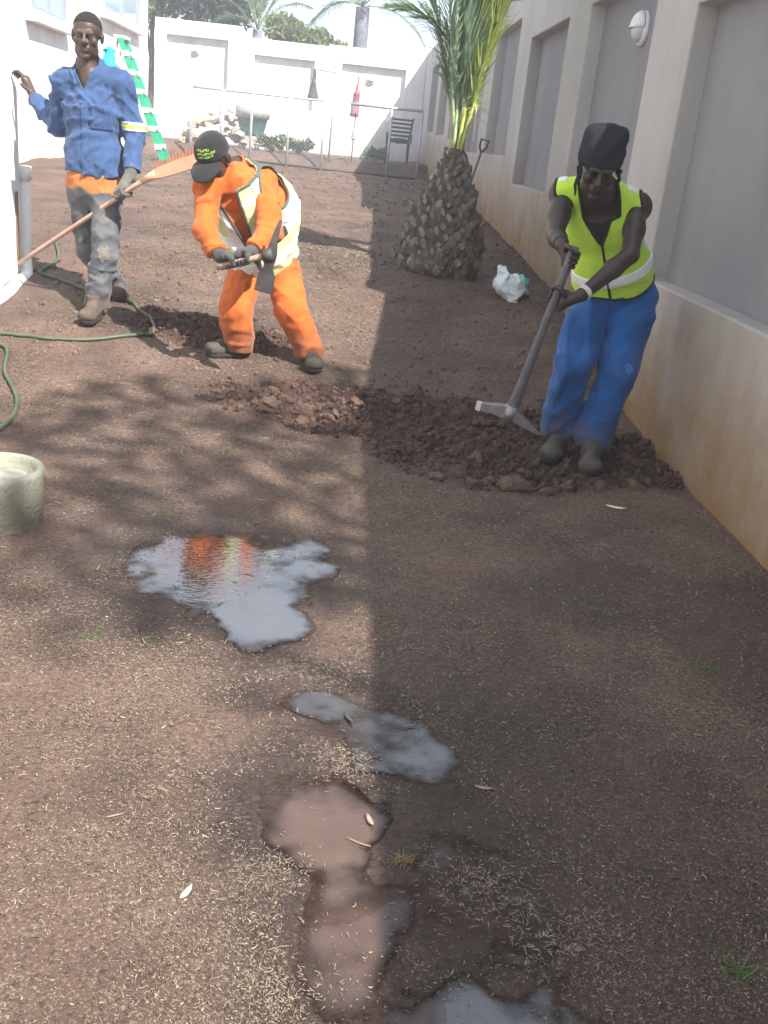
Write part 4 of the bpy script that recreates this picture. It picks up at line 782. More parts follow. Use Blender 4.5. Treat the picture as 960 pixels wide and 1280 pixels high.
def hose():
    m = mat('green_hose', (.04, .14, .075), .55, .35, 4, alt=(.13, .125, .08))
    def run(pts, name, label):
        P = [Vector((x, y, 0)) for x, y in pts]; out = []
        for i in range(len(P) - 1):
            p0, p1, p2, p3 = P[max(i - 1, 0)], P[i], P[i + 1], P[min(i + 2, len(P) - 1)]
            for k in range(10):
                t = k / 10; q = .5 * ((2 * p1) + (p2 - p0) * t + (2 * p0 - 5 * p1 + 4 * p2 - p3) * t * t + (3 * p1 - p0 - 3 * p2 + p3) * t ** 3); out.append((q.x, q.y))
        out.append(tuple(P[-1].xy)); z = gz(np.array([o[0] for o in out]), np.array([o[1] for o in out])); zz = np.convolve(np.pad(z, 3, mode='edge'), np.ones(7) / 7, 'valid'); zz = np.maximum(z, zz) + .012
        mb = MB().tube([(o[0], o[1], q) for o, q in zip(out, zz)], 0.0105, 8); mb.build(name, m, None, True, label=label, cat='hose', group='garden hose runs')
    run([(-2.4, 5.85), (-1.93, 5.83), (-1.62, 5.82), (-1.35, 5.90), (-1.15, 6.05), (-1.12, 6.25), (-1.25, 6.50), (-1.45, 6.72), (-1.75, 6.86), (-1.97, 7.02), (-2.08, 7.15), (-2.05, 7.5), (-2.2, 8.0)], 'garden_hose', 'green garden hose looping round the feet of the person in blue')
    run([(-2.3, 5.72), (-1.88, 5.68), (-1.74, 5.30), (-1.575, 4.95), (-1.50, 4.70), (-1.48, 4.45), (-1.56, 4.22), (-1.8, 4.05)], 'garden_hose', 'shorter bend of green hose lying near the concrete pot')
hose()
def pot():
    m = mat('mossy_concrete', (.33, .325, .275), .9, .25, 7, .6, 60, alt=(.27, .29, .21)); c = (-1.155, 3.36, gz1(-1.155, 3.36) - .012)
    p = thing('plant_pot', c, 'round mossy concrete pot standing on the soil at the yard edge', 'pot')
    prof = [(.001, .0), (.150, .0), (.160, .010), (.171, .19), (.172, .203), (.166, .214), (.152, .216), (.143, .208), (.138, .19), (.130, .175), (.001, .17)]
    MB().lathe(prof, c, 48).build('pot_body', m, p, True); F = Field(A(*c) + A(-.15, -.15, .10), A(*c) + A(.15, .15, .23), .008); F.ell(A(*c) + A(0, 0, .158), (.137, .137, .030)); F.folds(.008, .07, 2); F.build('pot_soil', mat('pale_dry_soil', (.34, .335, .29), .95, .3, 20), p)
pot()
def wall_lamp(name, c, nrm, r, label):
    c = Vector(c); q = Vector(nrm).to_track_quat('Z', 'Y').to_matrix().to_4x4(); p = thing(name, tuple(c), label, 'lamp', 'bulkhead wall lamps')
    M = Matrix.Translation(c) @ q; w = 'lamp_white' if 'lamp_white' in MATS else mat('lamp_white', (.74, .76, .78), .45, .05, bump=0).name
    def dome(n, r0, h, z0, sx, half=None, m='lamp_white'):
        mb = MB(); vs = []; fs = []; N, K = 24, 8
        for i in range(K + 1):
            a = math.pi / 2 * i / K
            for k in range(N):
                t = 2 * math.pi * k / N; vs.append(M @ Vector((r0 * math.cos(a) * math.cos(t), r0 * sx * math.cos(a) * math.sin(t), z0 + h * math.sin(a))))
        for i in range(K):
            for k in range(N): fs.append((i * N + k, i * N + (k + 1) % N, (i + 1) * N + (k + 1) % N, (i + 1) * N + k))
        mb.add(vs, fs); return mb.build(n, m, p, True)
    MB().lathe([(.001, 0), (r, 0), (r * 1.02, .01), (r * .98, .03), (r * .8, .035), (.001, .035)], c, 28, q.to_3x3()).build('base', 'lamp_white', p, True)
    dome('glass_dome', r * .86, r * .55, .03, 1.0, m=mat('frosted_glass', (.52, .54, .52), .25, .06, bump=0, spec=.6))
    # upper eyelid hood
    mb = MB(); N, K = 16, 8; vs = []; fs = []
    loc_up = (q.to_3x3().inverted() @ Vector((0, 0, 1))).normalized(); a0 = math.atan2(loc_up.y, loc_up.x)
    for i in range(K + 1):
        a = math.pi / 2 * i / K
        for k in range(N + 1):
            t = a0 - math.pi / 2 + math.pi * k / N; vs.append(M @ Vector((r * .92 * math.cos(a) * math.cos(t), r * .92 * math.cos(a) * math.sin(t), .03 + r * .60 * math.sin(a))))
    for i in range(K):
        for k in range(N): fs.append((i * (N + 1) + k, i * (N + 1) + k + 1, (i + 1) * (N + 1) + k + 1, (i + 1) * (N + 1) + k))
    mb.add(vs, fs); o = mb.build('hood', 'lamp_white', p, True); sd = o.modifiers.new('thick', 'SOLIDIFY'); sd.thickness = .008; sd.offset = 1
    side = Vector((-loc_up.y, loc_up.x, 0))
    MB().tube([M @ (side * s_ * r * .97 + Vector((0, 0, .035 + r * .65 * (1 - abs(s_) ** 2.2)))) for s_ in [i / 8 - 1 for i in range(17)]], .006, 8).build('guard_bar', 'lamp_white', p, True)
wall_lamp('wall_lamp', (1.868, 7.05, 2.265), (-1, 0, 0), .105, 'white round bulkhead lamp in the recess above the person in lime vest')
wall_lamp('wall_lamp', (1.868, 14.95, 2.565), (-1, 0, 0), .105, 'white round bulkhead lamp in the recess beside the palm fronds')
wall_lamp('wall_lamp', (-3.78, 26.117, 3.02), (0, -1, 0), .10, 'small bulkhead lamp on the highest panel of the white garden wall')
wall_lamp('wall_lamp', (.44, 26.117, 2.80), (0, -1, 0), .10, 'small bulkhead lamp on the half shaded panel of the garden wall')
def bag():
    c = A(1.36, 7.86, gz1(1.36, 7.86)); m = mat('white_plastic_bag', (.62, .71, .75), .35, .06, 9, .5, 14, alt=(.72, .80, .83), bdist=.03)
    p = thing('plastic_bag', tuple(c), 'crumpled white and teal plastic bag lying on the soil by the wall', 'bag')
    F = Field(c - A(.26, .22, .05), c + A(.26, .22, .36), .006)
    F.ell(c + A(.00, 0, .10), (.125, .10, .095), k=.03); F.cone(c + A(-.05, 0, .12), c + A(-.105, .0, .245), .075, .014, k=.04); F.cone(c + A(.02, -.03, .05), c + A(.03, -.06, -.01), .07, .05, k=.04); F.folds(.022, .12, 81); F.folds(.012, .06, 82); F.build('bag_body', m, p)
    F = Field(c - A(.2, .2, .02), c + A(.26, .2, .30), .006); F.ell(c + A(.078, .03, .125), (.060, .06, .060), k=.03); F.cone(c + A(.06, 0, .15), c + A(.13, .0, .075), .03, .022, k=.03); F.folds(.022, .08, 83); F.folds(.012, .05, 84); F.build('teal_side', mat('teal_plastic', (.20, .56, .52), .35, .15, 30, .4, 20, bdist=.02), p)
bag()
def shovel():
    t, b = Vector((1.665, 13.0, 1.44)), Vector((1.49, 12.98, .67)); d = (t - b).normalized(); p = thing('shovel', tuple(b), 'shovel with dark D-shaped handle leaning on the boundary wall behind the palm', 'shovel')
    MB().tube([b + d * .2, b + d * .45, t - d * .02], [.016, .015, .015], 10).build('shaft', 'tool_grey', p, True)
    s = Vector((0, 1, 0)).cross(d).normalized(); s = Vector((.75, -.6, 0)); s = (s - d * s.dot(d)).normalized()
    MB().tube([t - d * .03, t + d * .04 + s * .05, t + d * .125 + s * .058, t + d * .125 - s * .058, t + d * .04 - s * .05, t - d * .03], .014, 8).build('d_handle', 'dark_iron', p, True)
    blade('scoop', [b + d * .24, b + d * .2, b + d * .08, b - d * .03], [.03, .10, .105, .085], [.008, .006, .005, .004], s, 'worn_steel', p)
shovel()

# ------------------------------------------------------------------ the palm
mat('palm_fibre', (.085, .062, .045), .95, .4, 30, .8, 90); mat('palm_scale', (.10, .077, .058), .95, .45, 14, .9, 70, alt=(.19, .15, .115)); mat('palm_cut', (.23, .20, .165), .95, .5, 16, .8, 90)
leafmat('palm_green', (.22, .32, .20), .5, .3); leafmat('palm_yellow', (.42, .50, .11), .5, .25); mat('palm_rachis', (.46, .50, .12), .55, .2, 8); mat('palm_rachis_pale', (.34, .42, .24), .55, .2, 8)
def frond_mesh(pts, n, ll, w, spread, droop, seed, fold=.5, start=.1):
    """rachis through pts (Vectors) with n leaflets a side"""
    r = random.Random(seed); mb = MB(); P = [Vector(p) for p in pts]; m = len(P)
    mb.tube(P, [.016 * (1 - .85 * i / (m - 1)) for i in range(m)], 6)
    lf = MB()
    for i in range(n):
        t = start + (1 - start) * (i + r.random() * .5) / n; f = t * (m - 1); j = min(int(f), m - 2); p = P[j].lerp(P[j + 1], f - j); d = (P[j + 1] - P[j]).normalized()
        s = d.cross(Vector((0, 0, 1))); s = s.normalized() if s.length > .15 else d.cross(Vector((1, .3, 0))).normalized(); up = s.cross(d).normalized()
        for sg in (-1, 1):
            L = ll * math.sin(math.pi * (.12 + .80 * t)) * (.8 + .4 * r.random()); v = (s * sg * spread * (.8 + .4 * r.random()) + d * (1.0) + up * (fold + .25 * r.uniform(-1, 1))).normalized()
            q1 = p + v * L * .5; q2 = p + v * L + Vector((0, 0, -droop * L)) + s * sg * .03 * r.uniform(-1, 1); wv = v.cross(up).normalized() * w; wv = (wv + up * w * .5 * sg)
            lf.add([p - wv * .35, p + wv * .35, q1 + wv * .5, q1 - wv * .5, q2], [(0, 1, 2, 3), (3, 2, 4)])
    return mb, lf
def arc(p, d, L, droop, n=12):
    p = Vector(p); d = Vector(d).normalized(); out = [p.copy()]
    for i in range(n):
        d = (d + Vector((0, 0, -droop / n))).normalized(); p = p + d * L / n; out.append(p.copy())
    return out
def palm():
    c = Vector((.84, 8.55, gz1(.84, 8.55) - .03)); H = 1.02; lean = Vector((.05, .05, 1))
    p = thing('palm_tree', tuple(c), 'squat palm with swollen pineapple-like trunk and fronds tied upright', 'palm')
    prof = [(0, .27), (.06, .325), (.14, .34), (.28, .325), (.45, .275), (.62, .21), (.78, .145), (.90, .10), (1.0, .075)]
    rr = lambda t: float(np.interp(t, [a for a, _ in prof], [b for _, b in prof]))
    MB().tube([c + lean * H * i / 14 for i in range(15)], [rr(i / 14) * .90 for i in range(15)], 22).build('trunk', 'palm_fibre', p, True)
    # leaf bases: a few variants, shared meshes
    vs = []
    for k in range(5):
        r = random.Random(k); mb = MB(); w, h, th = .062, .085, .055
        j = lambda a: a * (1 + .25 * r.uniform(-1, 1))
        top = [(-j(w) * .20, j(.050), j(th) * 1.15), (j(w) * .20, j(.050), j(th) * 1.15), (j(w) * .42, j(.008), j(th) * .95), (j(w) * .15, -j(.016), j(th) * .8), (-j(w) * .15, -j(.016), j(th) * .8), (-j(w) * .42, j(.008), j(th) * .95)]
        bot = [(-w * .9, .03, -.02), (w * .9, .03, -.02), (w * 1.15, -.02, -.02), (w * .5, -h * .9, -.015), (-w * .5, -h * .9, -.015), (-w * 1.15, -.02, -.02)]
        mb.add(bot + top, [(i, (i + 1) % 6, 6 + (i + 1) % 6, 6 + i) for i in range(6)] + [(6, 7, 8, 9, 10, 11)]); me = mb.mesh('leaf_base'); me.materials.append(MATS['palm_scale']); me.materials.append(MATS['palm_cut']); me.polygons[6].material_index = 1 if k != 2 else 0; vs.append(me)
    N = 290; r = random.Random(3)
    for i in range(N):
        t = 1 - (1 - (i + .5) / N) ** .62; t = .02 + .96 * t; ph = i * 2.39996; rad_ = rr(t) * .90
        o = bpy.data.objects.new('leaf_base', vs[i % 5]); C.objects.link(o); o.parent = p; o.matrix_parent_inverse = p.matrix_world.inverted()
        n = Vector((math.cos(ph), math.sin(ph), .30 + .25 * t)).normalized(); u = Vector((0, 0, 1)); u = (u - n * u.dot(n)).normalized(); x = u.cross(n); sc = (.66 + .42 * (1 - t)) * r.uniform(.7, 1.25)
        M = Matrix(((x.x, u.x, n.x, 0), (x.y, u.y, n.y, 0), (x.z, u.z, n.z, 0), (0, 0, 0, 1))); q = c + lean * H * t + Vector((math.cos(ph), math.sin(ph), 0)) * rad_
        M = M @ Matrix.Rotation(r.uniform(-.35, .35), 4, 'Z') @ Matrix.Rotation(r.uniform(-.35, .35), 4, 'X'); M = Matrix.Translation(q) @ M @ Matrix.Diagonal((sc, sc, sc * r.uniform(.5, 1.45), 1)); o.matrix_world = M
    top = c + lean * H * .98
    # frond petioles bound together, then opening
    F = [((.02, .00, 1), 1.9, .10, 0, .9, 30), ((-.04, .02, 1), 1.8, .12, 0, .8, 31), ((.07, .02, 1), 2.0, .25, 1, .7, 32), ((.10, .03, 1), 1.9, .35, 1, .6, 33), ((.16, .04, 1), 1.9, .5, 1, .55, 34), ((-.07, -.02, 1), 1.9, .2, 0, .8, 35), ((.05, -.05, 1), 1.7, .2, 1, .8, 36), ((-.02, .08, 1), 1.9, .2, 0, .7, 37), ((-.13, .0, 1), 1.9, .1, 0, .9, 38), ((.13, .0, 1), 1.8, .25, 1, .8, 39), ((.17, -.03, 1), 2.0, .3, 1, .8, 40), ((-.09, -.06, 1), 1.7, .2, 0, .9, 41)]
    for i, (d, L, dr, yel, sp, sd) in enumerate(F):
        b = top + Vector((.05 * math.cos(i * 2.4), .05 * math.sin(i * 2.4), -.04)); pts = arc(b, d, L, dr); mb, lf = frond_mesh(pts, 62, .50, .020, sp * .62, .06, sd, .12, .18)
        o = mb.build('frond', 'palm_rachis' if yel else 'palm_rachis_pale', p, True); lf.build('leaflets', 'palm_yellow' if yel else 'palm_green', o)
    # one frond arching out to the left, one to the right over the wall
    for pts, sd, m in ((arc(top + Vector((-.03, 0, .1)), (-.22, .05, 1), 1.5, .55), 52, 'palm_green'), (arc(top + Vector((-.03, 0, .1)), (-.15, -.1, 1), 1.6, .3), 53, 'palm_green'), ([top + Vector((-.02, 0, .25)), top + Vector((-.06, 0, .55)), top + Vector((-.15, -.02, .80)), top + Vector((-.28, -.03, .93)), top + Vector((-.45, -.05, 1.00)), top + Vector((-.66, -.06, 1.01))], 50, 'palm_green'),
                       ([top + Vector((.04, 0, .3)), top + Vector((.10, 0, .8)), top + Vector((.22, -.02, 1.15)), top + Vector((.42, -.05, 1.32)), top + Vector((.70, -.1, 1.33))], 51, 'palm_green')):
        mb, lf = frond_mesh(pts, 60, .42, .019, .50, .30, sd, -.1, .18); o = mb.build('frond', 'palm_rachis_pale', p, True); lf.build('leaflets', m, o)
    # short yellow bent leaflets at the tie and a hanging strip
    r = random.Random(9); lf = MB()
    for i in range(34):
        b = top + Vector((.03, -.03, .22 + .30 * r.random())); d = Vector((r.uniform(-.1, 1), r.uniform(-.5, .3), r.uniform(-.25, .5))).normalized(); pts = arc(b, d, r.uniform(.12, .26), r.uniform(.3, 1.2), 5)
        for j in range(5):
            w = Vector((0, 0, .008)) * (1 - j / 5.5); w2 = Vector((0, 0, .008)) * (1 - (j + 1) / 5.5); lf.add([pts[j] - w, pts[j] + w, pts[j + 1] + w2, pts[j + 1] - w2], [(0, 1, 2, 3)])
    lf.build('bent_leaflets', 'palm_yellow', p, kind='stuff')
    q = top + Vector((.10, -.06, .38)); MB().tube([q, q + Vector((.02, 0, -.05)), q + Vector((.025, 0, -.28))], .006, 6).build('tie_strip', mat('pale_strip', (.62, .62, .50), .6), p)
palm()

# ------------------------------------------------------------------ things at the far end of the yard
mat('galv_pipe', (.46, .50, .56), .45, .12, 8, metal=.3); mat('dark_slat', (.045, .055, .075), .55, .2); mat('rubble', (.42, .36, .30), .95, .3, 6, .7, 30); mat('ladder_green', (.02, .36, .20), .5, .15, 8); mat('alu', (.72, .73, .74), .4, .08, metal=.3)
def mesh_fence():
    Y = 22.0; p = thing('wire_fence', (-.9, Y, .7), 'low wire mesh fence with galvanised posts crossing the far end of the yard', 'fence')
    xs = [-3.26, -2.62, -2.02, -1.25, -.53, .86, 1.50]
    for i, x in enumerate(xs):
        r = .045 if i == 1 else .024; MB().tube([(x, Y, gz1(x, Y) - .1), (x, Y, 2.11)], r, 10).build('post', 'galv_pipe', p, True)
    MB().tube([(-3.26, Y, 2.10), (-.53, Y, 2.10)], .022, 8).build('top_rail', 'galv_pipe', p, True); MB().tube([(.0, Y + .004, 2.10), (1.50, Y + .004, 2.10)], .03, 8).build('top_rail', 'galv_pipe', p, True)
    MB().tube([(-3.26, Y, .80), (1.50, Y, .76)], .02, 8).build('bottom_rail', 'dark_iron', p, True)
    mb = MB(); w = .0022; z0, z1 = .8, 2.08; H = z1 - z0; x0, x1 = -3.26, 1.50; k = .07; n = int((x1 - x0 + H) / k)
    for sg in (1, -1):
        for i in range(n):
            a = x0 - H + i * k if sg > 0 else x0 + i * k; b = a + H * sg
            pts = []
            za, zb = z0, z1
            for (xa, z) in ((a, z0), (b, z1)): pts.append([xa, z])
            for q in (0, 1):
                o = pts[1 - q]
                for lim in (x0, x1):
                    if (pts[q][0] - lim) * (1 if lim == x1 else -1) > 0:
                        t = (lim - o[0]) / (pts[q][0] - o[0]) if pts[q][0] != o[0] else -1
                        if 0 <= t <= 1: pts[q] = [lim, o[1] + (pts[q][1] - o[1]) * t]
                        else: pts[q] = list(o)
            (xa, za), (xb, zb) = pts
            if abs(zb - za) < .03: continue
            yy = Y + .004 * sg; mb.add([(xa - w, yy, za), (xa + w, yy, za), (xb + w, yy, zb), (xb - w, yy, zb)], [(0, 1, 2, 3)])
    mb.build('wire_mesh', 'galv_pipe', p, kind='stuff')
mesh_fence()
def clothes_pole():
    x, Y = -.36, 22.3; p = thing('clothes_pole', (x, Y, 1.0), 'thin T-shaped steel clothes pole standing behind the wire fence', 'pole')
    MB().tube([(x - .02, Y, .9), (x, Y, 2.66)], .02, 8).build('pole', 'galv_pipe', p, True); MB().tube([(-.80, Y, 2.69), (.14, Y, 2.655)], .014, 8).build('crossbar', 'galv_pipe', p, True)
    c = A(-.80, 22.25, 2.0); F = Field(c - A(.2, .2, .15), c + A(.2, .2, .75), .012); F.cone(c + A(.02, 0, .68), c + A(.0, 0, .38), .02, .05, k=.04); F.cone(c + A(0, 0, .38), c + A(0, 0, .16), .06, .115, k=.04); F.folds(.015, .12, 5); P = F.P(); F.keep(c[2] + .10 - P[2] + 0 * P[0] + 0 * P[1])
    F.build('folded_cloth', cloth('dark_grey_canvas', (.10, .105, .12)), None, label='dark grey folded cloth hanging from the clothes pole', cat='cloth')
    c = A(.11, 22.25, 1.6); F = Field(c - A(.25, .2, .1), c + A(.25, .2, 1.1), .012); F.cone(c + A(.02, 0, 1.02), c + A(0, 0, .70), .02, .05, k=.03); F.cone(c + A(0, 0, .70), c + A(-.02, 0, .30), .07, .095, k=.04); F.folds(.02, .12, 6); P = F.P(); F.keep(c[2] + .26 - P[2] + 0 * P[0] + 0 * P[1])
    m = F.build('hanging_garment', cloth('faded_red_garment', (.36, .10, .14), .35, alt=(.40, .25, .30)), None, label='faded red and pink garment hanging on a stick by the fence', cat='garment')
    MB().tube([(.10, 22.20, .95), (.13, 22.22, 2.62)], .014, 7).build('prop_stick', 'tool_wood', None, True, label='thin wooden stick propped upright behind the wire fence', cat='stick')
    c = A(.10, 22.14, 1.52); F = Field(c - .12, c + .15, .01); F.cone(c + A(0, 0, .08), c + A(.01, 0, -.08), .03, .05); F.folds(.012, .06, 7); F.build('rag', cloth('white_green_rag', (.55, .62, .52), .25, alt=(.20, .42, .33)), None, label='small white and green rag tied to the stick', cat='rag')
clothes_pole()
def chair():
    c = Vector((1.12, 23.6, gz1(1.12, 23.6))); p = thing('garden_chair', tuple(c), 'dark metal garden chair with slatted back in the shade behind the fence', 'chair')
    B = lambda lo, hi, n: MB().box(tuple(c + Vector(lo)), tuple(c + Vector(hi))).build(n, 'dark_slat', p)
    for sx in (-.26, .22):
        for sy, h in ((-.22, .45), (.20, .45)): B((sx, sy, 0), (sx + .035, sy + .035, h), 'leg')
        MB().tube([c + Vector((sx + .018, .22, .43)), c + Vector((sx + .10, .32, 1.0))], .018, 8).build('back_post', 'dark_slat', p, True)
    for i in range(6):
        t = .12 + .15 * i; z = .43 + .57 * t; o = .08 * t; y = .22 + .10 * t; B((-.24 + o, y - .004, z), (.245 + o, y + .016, z + .045), 'back_slat')
    for i in range(5): B((-.255, -.235 + .09 * i, .452), (.255, -.16 + .09 * i, .474), 'seat_slat')
    for sx in (-.285, .26): B((sx, -.24, .62), (sx + .035, .22, .65), 'armrest'); B((sx, -.235, .45), (sx + .03, -.205, .62), 'arm_post')
    F = Field(A(*c) + A(-.3, -.3, .42), A(*c) + A(.3, .3, .66), .012); F.ell(A(*c) + A(-.02, -.03, .50), (.21, .17, .055)); F.folds(.02, .12, 2); F.build('cushion', cloth('navy_cushion', (.04, .06, .11)), None, label='dark navy cushion lying on the seat of the slatted chair', cat='cushion')
chair()
def ladder():
    p = thing('stepladder', (-3.3, 19.2, .8), 'green fibreglass stepladder with white brackets opened beside the white house', 'ladder')
    top, bot = Vector((-4.06, 0, 2.66)), Vector((-3.28, 0, gz1(-3.28, 19.1)))
    d = (top - bot).normalized(); n = Vector((-d.z, 0, d.x))
    for y in (18.95, 19.42):
        blade('rail', [bot + Vector((0, y, 0)), top + Vector((0, y, 0))], [.052, .045], [.016, .016], n, 'ladder_green', p)
    for i in range(6):
        q = bot + (top - bot) * ((i + .8) / 6.6); MB().box((q.x - .05, 18.97, q.z - .015), (q.x + .05, 19.40, q.z + .015)).build('step', 'alu', p)
        for y in (18.925, 19.40): MB().box((q.x - .062, y - .004, q.z - .045), (q.x + .062, y + .008, q.z + .045)).build('bracket', 'alu', p)
    MB().box((-4.16, 18.93, 2.66), (-3.98, 19.44, 2.70)).build('top_cap', 'alu', p)
    for y in (18.99, 19.38): MB().tube([(-4.10, y, 2.64), (-4.40, y, gz1(-4.4, 19.1))], .018, 8).build('rear_leg', 'tool_wood', p, True)
ladder()
def rubble():
    r = random.Random(5); vs = []
    for k in range(6):
        mb = MB(); rr = random.Random(k + 50); n = 7; ang = [2 * math.pi * (i + rr.uniform(-.25, .25)) / n for i in range(n)]
        mb.add([(math.cos(a) * rr.uniform(.7, 1.1), math.sin(a) * rr.uniform(.6, 1), -.3) for a in ang] + [(math.cos(a) * rr.uniform(.5, .9), math.sin(a) * rr.uniform(.5, .8), rr.uniform(.15, .5)) for a in ang], [(i, (i + 1) % n, n + (i + 1) % n, n + i) for i in range(n)] + [tuple(n + i for i in range(n)), tuple(range(n - 1, -1, -1))]); me = mb.mesh('rubble_stone'); me.materials.append(MATS['rubble']); vs.append(me)
    for i in range(46):
        a = r.uniform(-1, 1); x = -2.85 + .75 * a; y = 23.3 + r.uniform(-.5, .5); h = max(0, 1 - abs(a) ** 1.5) * r.random() * .75; s = r.uniform(.08, .19)
        o = bpy.data.objects.new('rubble_stone', vs[i % 6]); C.objects.link(o); o.location = (x, y, gz1(x, y) + h + .3 * s); o.rotation_euler = (r.uniform(-.5, .5), r.uniform(-.5, .5), r.uniform(0, 6)); o.scale = (s, s, s * .8)
        tag(o, 'broken rubble stone in the heap behind the wire fence', 'stone', 'rubble heap stones')
    c = (-2.1, 23.1, gz1(-2.1, 23.1)); p = thing('tub', c, 'grey and teal tub standing on the rubble behind the fence', 'tub')
    MB().lathe([(.001, .25), (.22, .25), (.26, .32), (.33, .62), (.35, .63), (.35, .66), (.31, .66), (.29, .60), (.22, .34), (.001, .33)], c, 24).build('tub_body', mat('teal_tub', (.10, .20, .21), .6, .2), p, True)
    MB().lathe([(.345, .62), (.372, .62), (.372, .86), (.345, .86)], c, 24).build('tub_rim', mat('grey_tub', (.36, .36, .35), .7, .15), p, True); MB().lathe([(.30, 0), (.26, .12), (.24, .26)], c, 12).build('tub_base', 'rubble', p)
rubble()
leafmat('shrub_leaf', (.13, .20, .10), .3); leafmat('tree_leaf', (.075, .125, .045), .35, .45); leafmat('conifer_leaf', (.05, .085, .075), .25, .4); leafmat('light_leaf', (.19, .25, .10), .4, .4); mat('bark', (.16, .12, .09), .95, .3, 12, .8, 40)
def leaf_cloud(name, m, parent, blobs, n, size, seed, **k):
    r = np.random.default_rng(seed); V = []; w = np.array([b[3] ** 2 for b in blobs]); w = w / w.sum(); ch = r.choice(len(blobs), n, p=w); B = np.array(blobs)[ch]
    d = r.normal(size=(n, 3)); d /= np.linalg.norm(d, axis=1)[:, None]; c = B[:, :3] + d * (B[:, 3] * (r.random(n) ** .45))[:, None] * np.array((1, 1, .85))
    a = r.normal(size=(n, 3)); a /= np.linalg.norm(a, axis=1)[:, None]; b = np.cross(a, r.normal(size=(n, 3))); b /= np.linalg.norm(b, axis=1)[:, None]; s = size * (.6 + .8 * r.random(n))[:, None]
    V = np.stack([c - a * s, c + b * s * .4, c + a * s, c - b * s * .4], 1).reshape(-1, 3); F = np.arange(4 * n).reshape(n, 4)
    return link(name, npmesh(name, V, F), m, parent, **k)
def tree(name, base, h, blobs, n, size, m, label, seed, limbs=5, r0=.12, group=None):
    p = thing(name, tuple(base), label, 'tree', group); b = Vector(base); top = b + Vector((0, 0, h)); mb = MB(); rr = random.Random(seed)
    mb.tube([b - Vector((0, 0, .2)), b.lerp(top, .5) + Vector((rr.uniform(-.1, .1), rr.uniform(-.1, .1), 0)), top], [r0, r0 * .75, r0 * .45], 10)
    for i in range(min(limbs, len(blobs))):
        q = Vector(blobs[i][:3]); s_ = b.lerp(top, .45 + .1 * (i % 5)); mb.tube([s_, s_.lerp(q, .5) + Vector((0, 0, .15)), q], [r0 * .5, r0 * .3, r0 * .1], 7)
    mb.build('trunk', 'bark', p, True); leaf_cloud('crown', m, p, blobs, n, size, seed); return p
def shrub(c, s, n, seed, label):
    z = gz1(c[0], c[1]); p = thing('shrub', (c[0], c[1], z), label, 'shrub'); MB().tube([(c[0], c[1], z - .05), (c[0], c[1], z + s)], .012, 6).build('stem', 'bark', p); leaf_cloud('foliage', 'shrub_leaf', p, [(c[0] + dx * s, c[1], z + s * (.6 + .3 * abs(dx)), s * .6) for dx in (-.7, 0, .7)], n, .07, seed)
shrub((-1.62, 22.6), .28, 260, 3, 'leafy green shrub behind the fence next to the tub'); shrub((-1.05, 22.7), .26, 240, 4, 'leafy green shrub behind the fence below the folded cloth'); shrub((.62, 22.5), .22, 200, 5, 'low shrub in the shade edge behind the fence')
BZ = .9
tree('tree', (-4.3, 33, BZ), 3.6, [(-4.3, 33, 4.6, .9), (-4.9, 33, 4.9, .8), (-3.7, 33, 4.9, .9), (-4.2, 33, 5.8, .9), (-3.6, 33, 5.7, .7), (-4.9, 33, 5.9, .7)], 6000, .10, 'conifer_leaf', 'dense dark blue-green tree rising over the highest panel of the garden wall', 11)
tree('tree', (-6.3, 34, BZ), 3.4, [(-6.3, 34, 4.8, .9), (-5.8, 34, 5.4, .8), (-6.8, 34, 5.4, .8), (-6.2, 34, 6.1, .8)], 3200, .12, 'light_leaf', 'light green tree over the garden wall between house and dark tree', 12)
tree('tree', (-1.75, 35, BZ), 3.0, [(-1.9, 35, 4.3, .6), (-1.2, 35, 4.2, .55), (-2.4, 35, 4.5, .6), (-.6, 35, 4.0, .45)], 2600, .11, 'light_leaf', 'low yellow-green bush showing over the middle panel of the garden wall', 13)
# the tree behind the boundary wall that dapples the yard
tree('tree', (5.2, -2.0, 0), 7.2, [(4.1, -1.5, 8.0, .75), (3.7, -.5, 8.1, .6), (4.8, -2.1, 8.4, .7), (3.4, -1.5, 8.4, .5), (4.6, -.8, 8.6, .6), (5.4, -1.4, 8.5, .8), (3.9, -2.4, 8.1, .55), (5.0, .2, 8.3, .5), (3.5, -3.0, 8.1, .35)], 600, .13, 'tree_leaf', 'leafy tree growing behind the boundary wall and dappling the yard with shade', 14, 8, .13)
def bg_palm(base, h, r, n, L, seed, label, erect=.9, lean=(0, 0)):
    b = Vector(base); p = thing('palm_tree', base, label, 'palm'); rr = random.Random(seed); top = b + Vector((lean[0], lean[1], h))
    MB().tube([b.lerp(top, i / 6) for i in range(7)], [r * (1.1 - .02 * i) for i in range(7)], 12).build('trunk', mat('grey_palm_trunk', (.17, .18, .23), .9, .3, 14, .8, 30), p, True)
    for i in range(n):
        a = i * 2.39996 + rr.uniform(-.2, .2); e = erect * (.25 + 1.3 * ((i + .5) / n)); d = Vector((math.cos(a), math.sin(a) * .8, e * 1.6)); pts = arc(top + Vector((0, 0, rr.uniform(-.1, .1))), d, L * rr.uniform(.8, 1.1), 1.5 - .9 * i / n, 10)
        mb, lf = frond_mesh(pts, 38, .42, .022, .8, .3, seed * 100 + i, .1, .2); o = mb.build('frond', 'palm_rachis_pale', p, True); lf.build('leaflets', 'palm_green', o)
bg_palm((.12, 30, BZ), 3.9, .19, 15, 2.3, 3, 'palm with thick bluish trunk behind the middle of the garden wall', .75)
bg_palm((-2.75, 30.5, BZ), 3.1, .13, 14, 2.4, 4, 'palm with many slender upright stems behind the garden wall', 1.5)

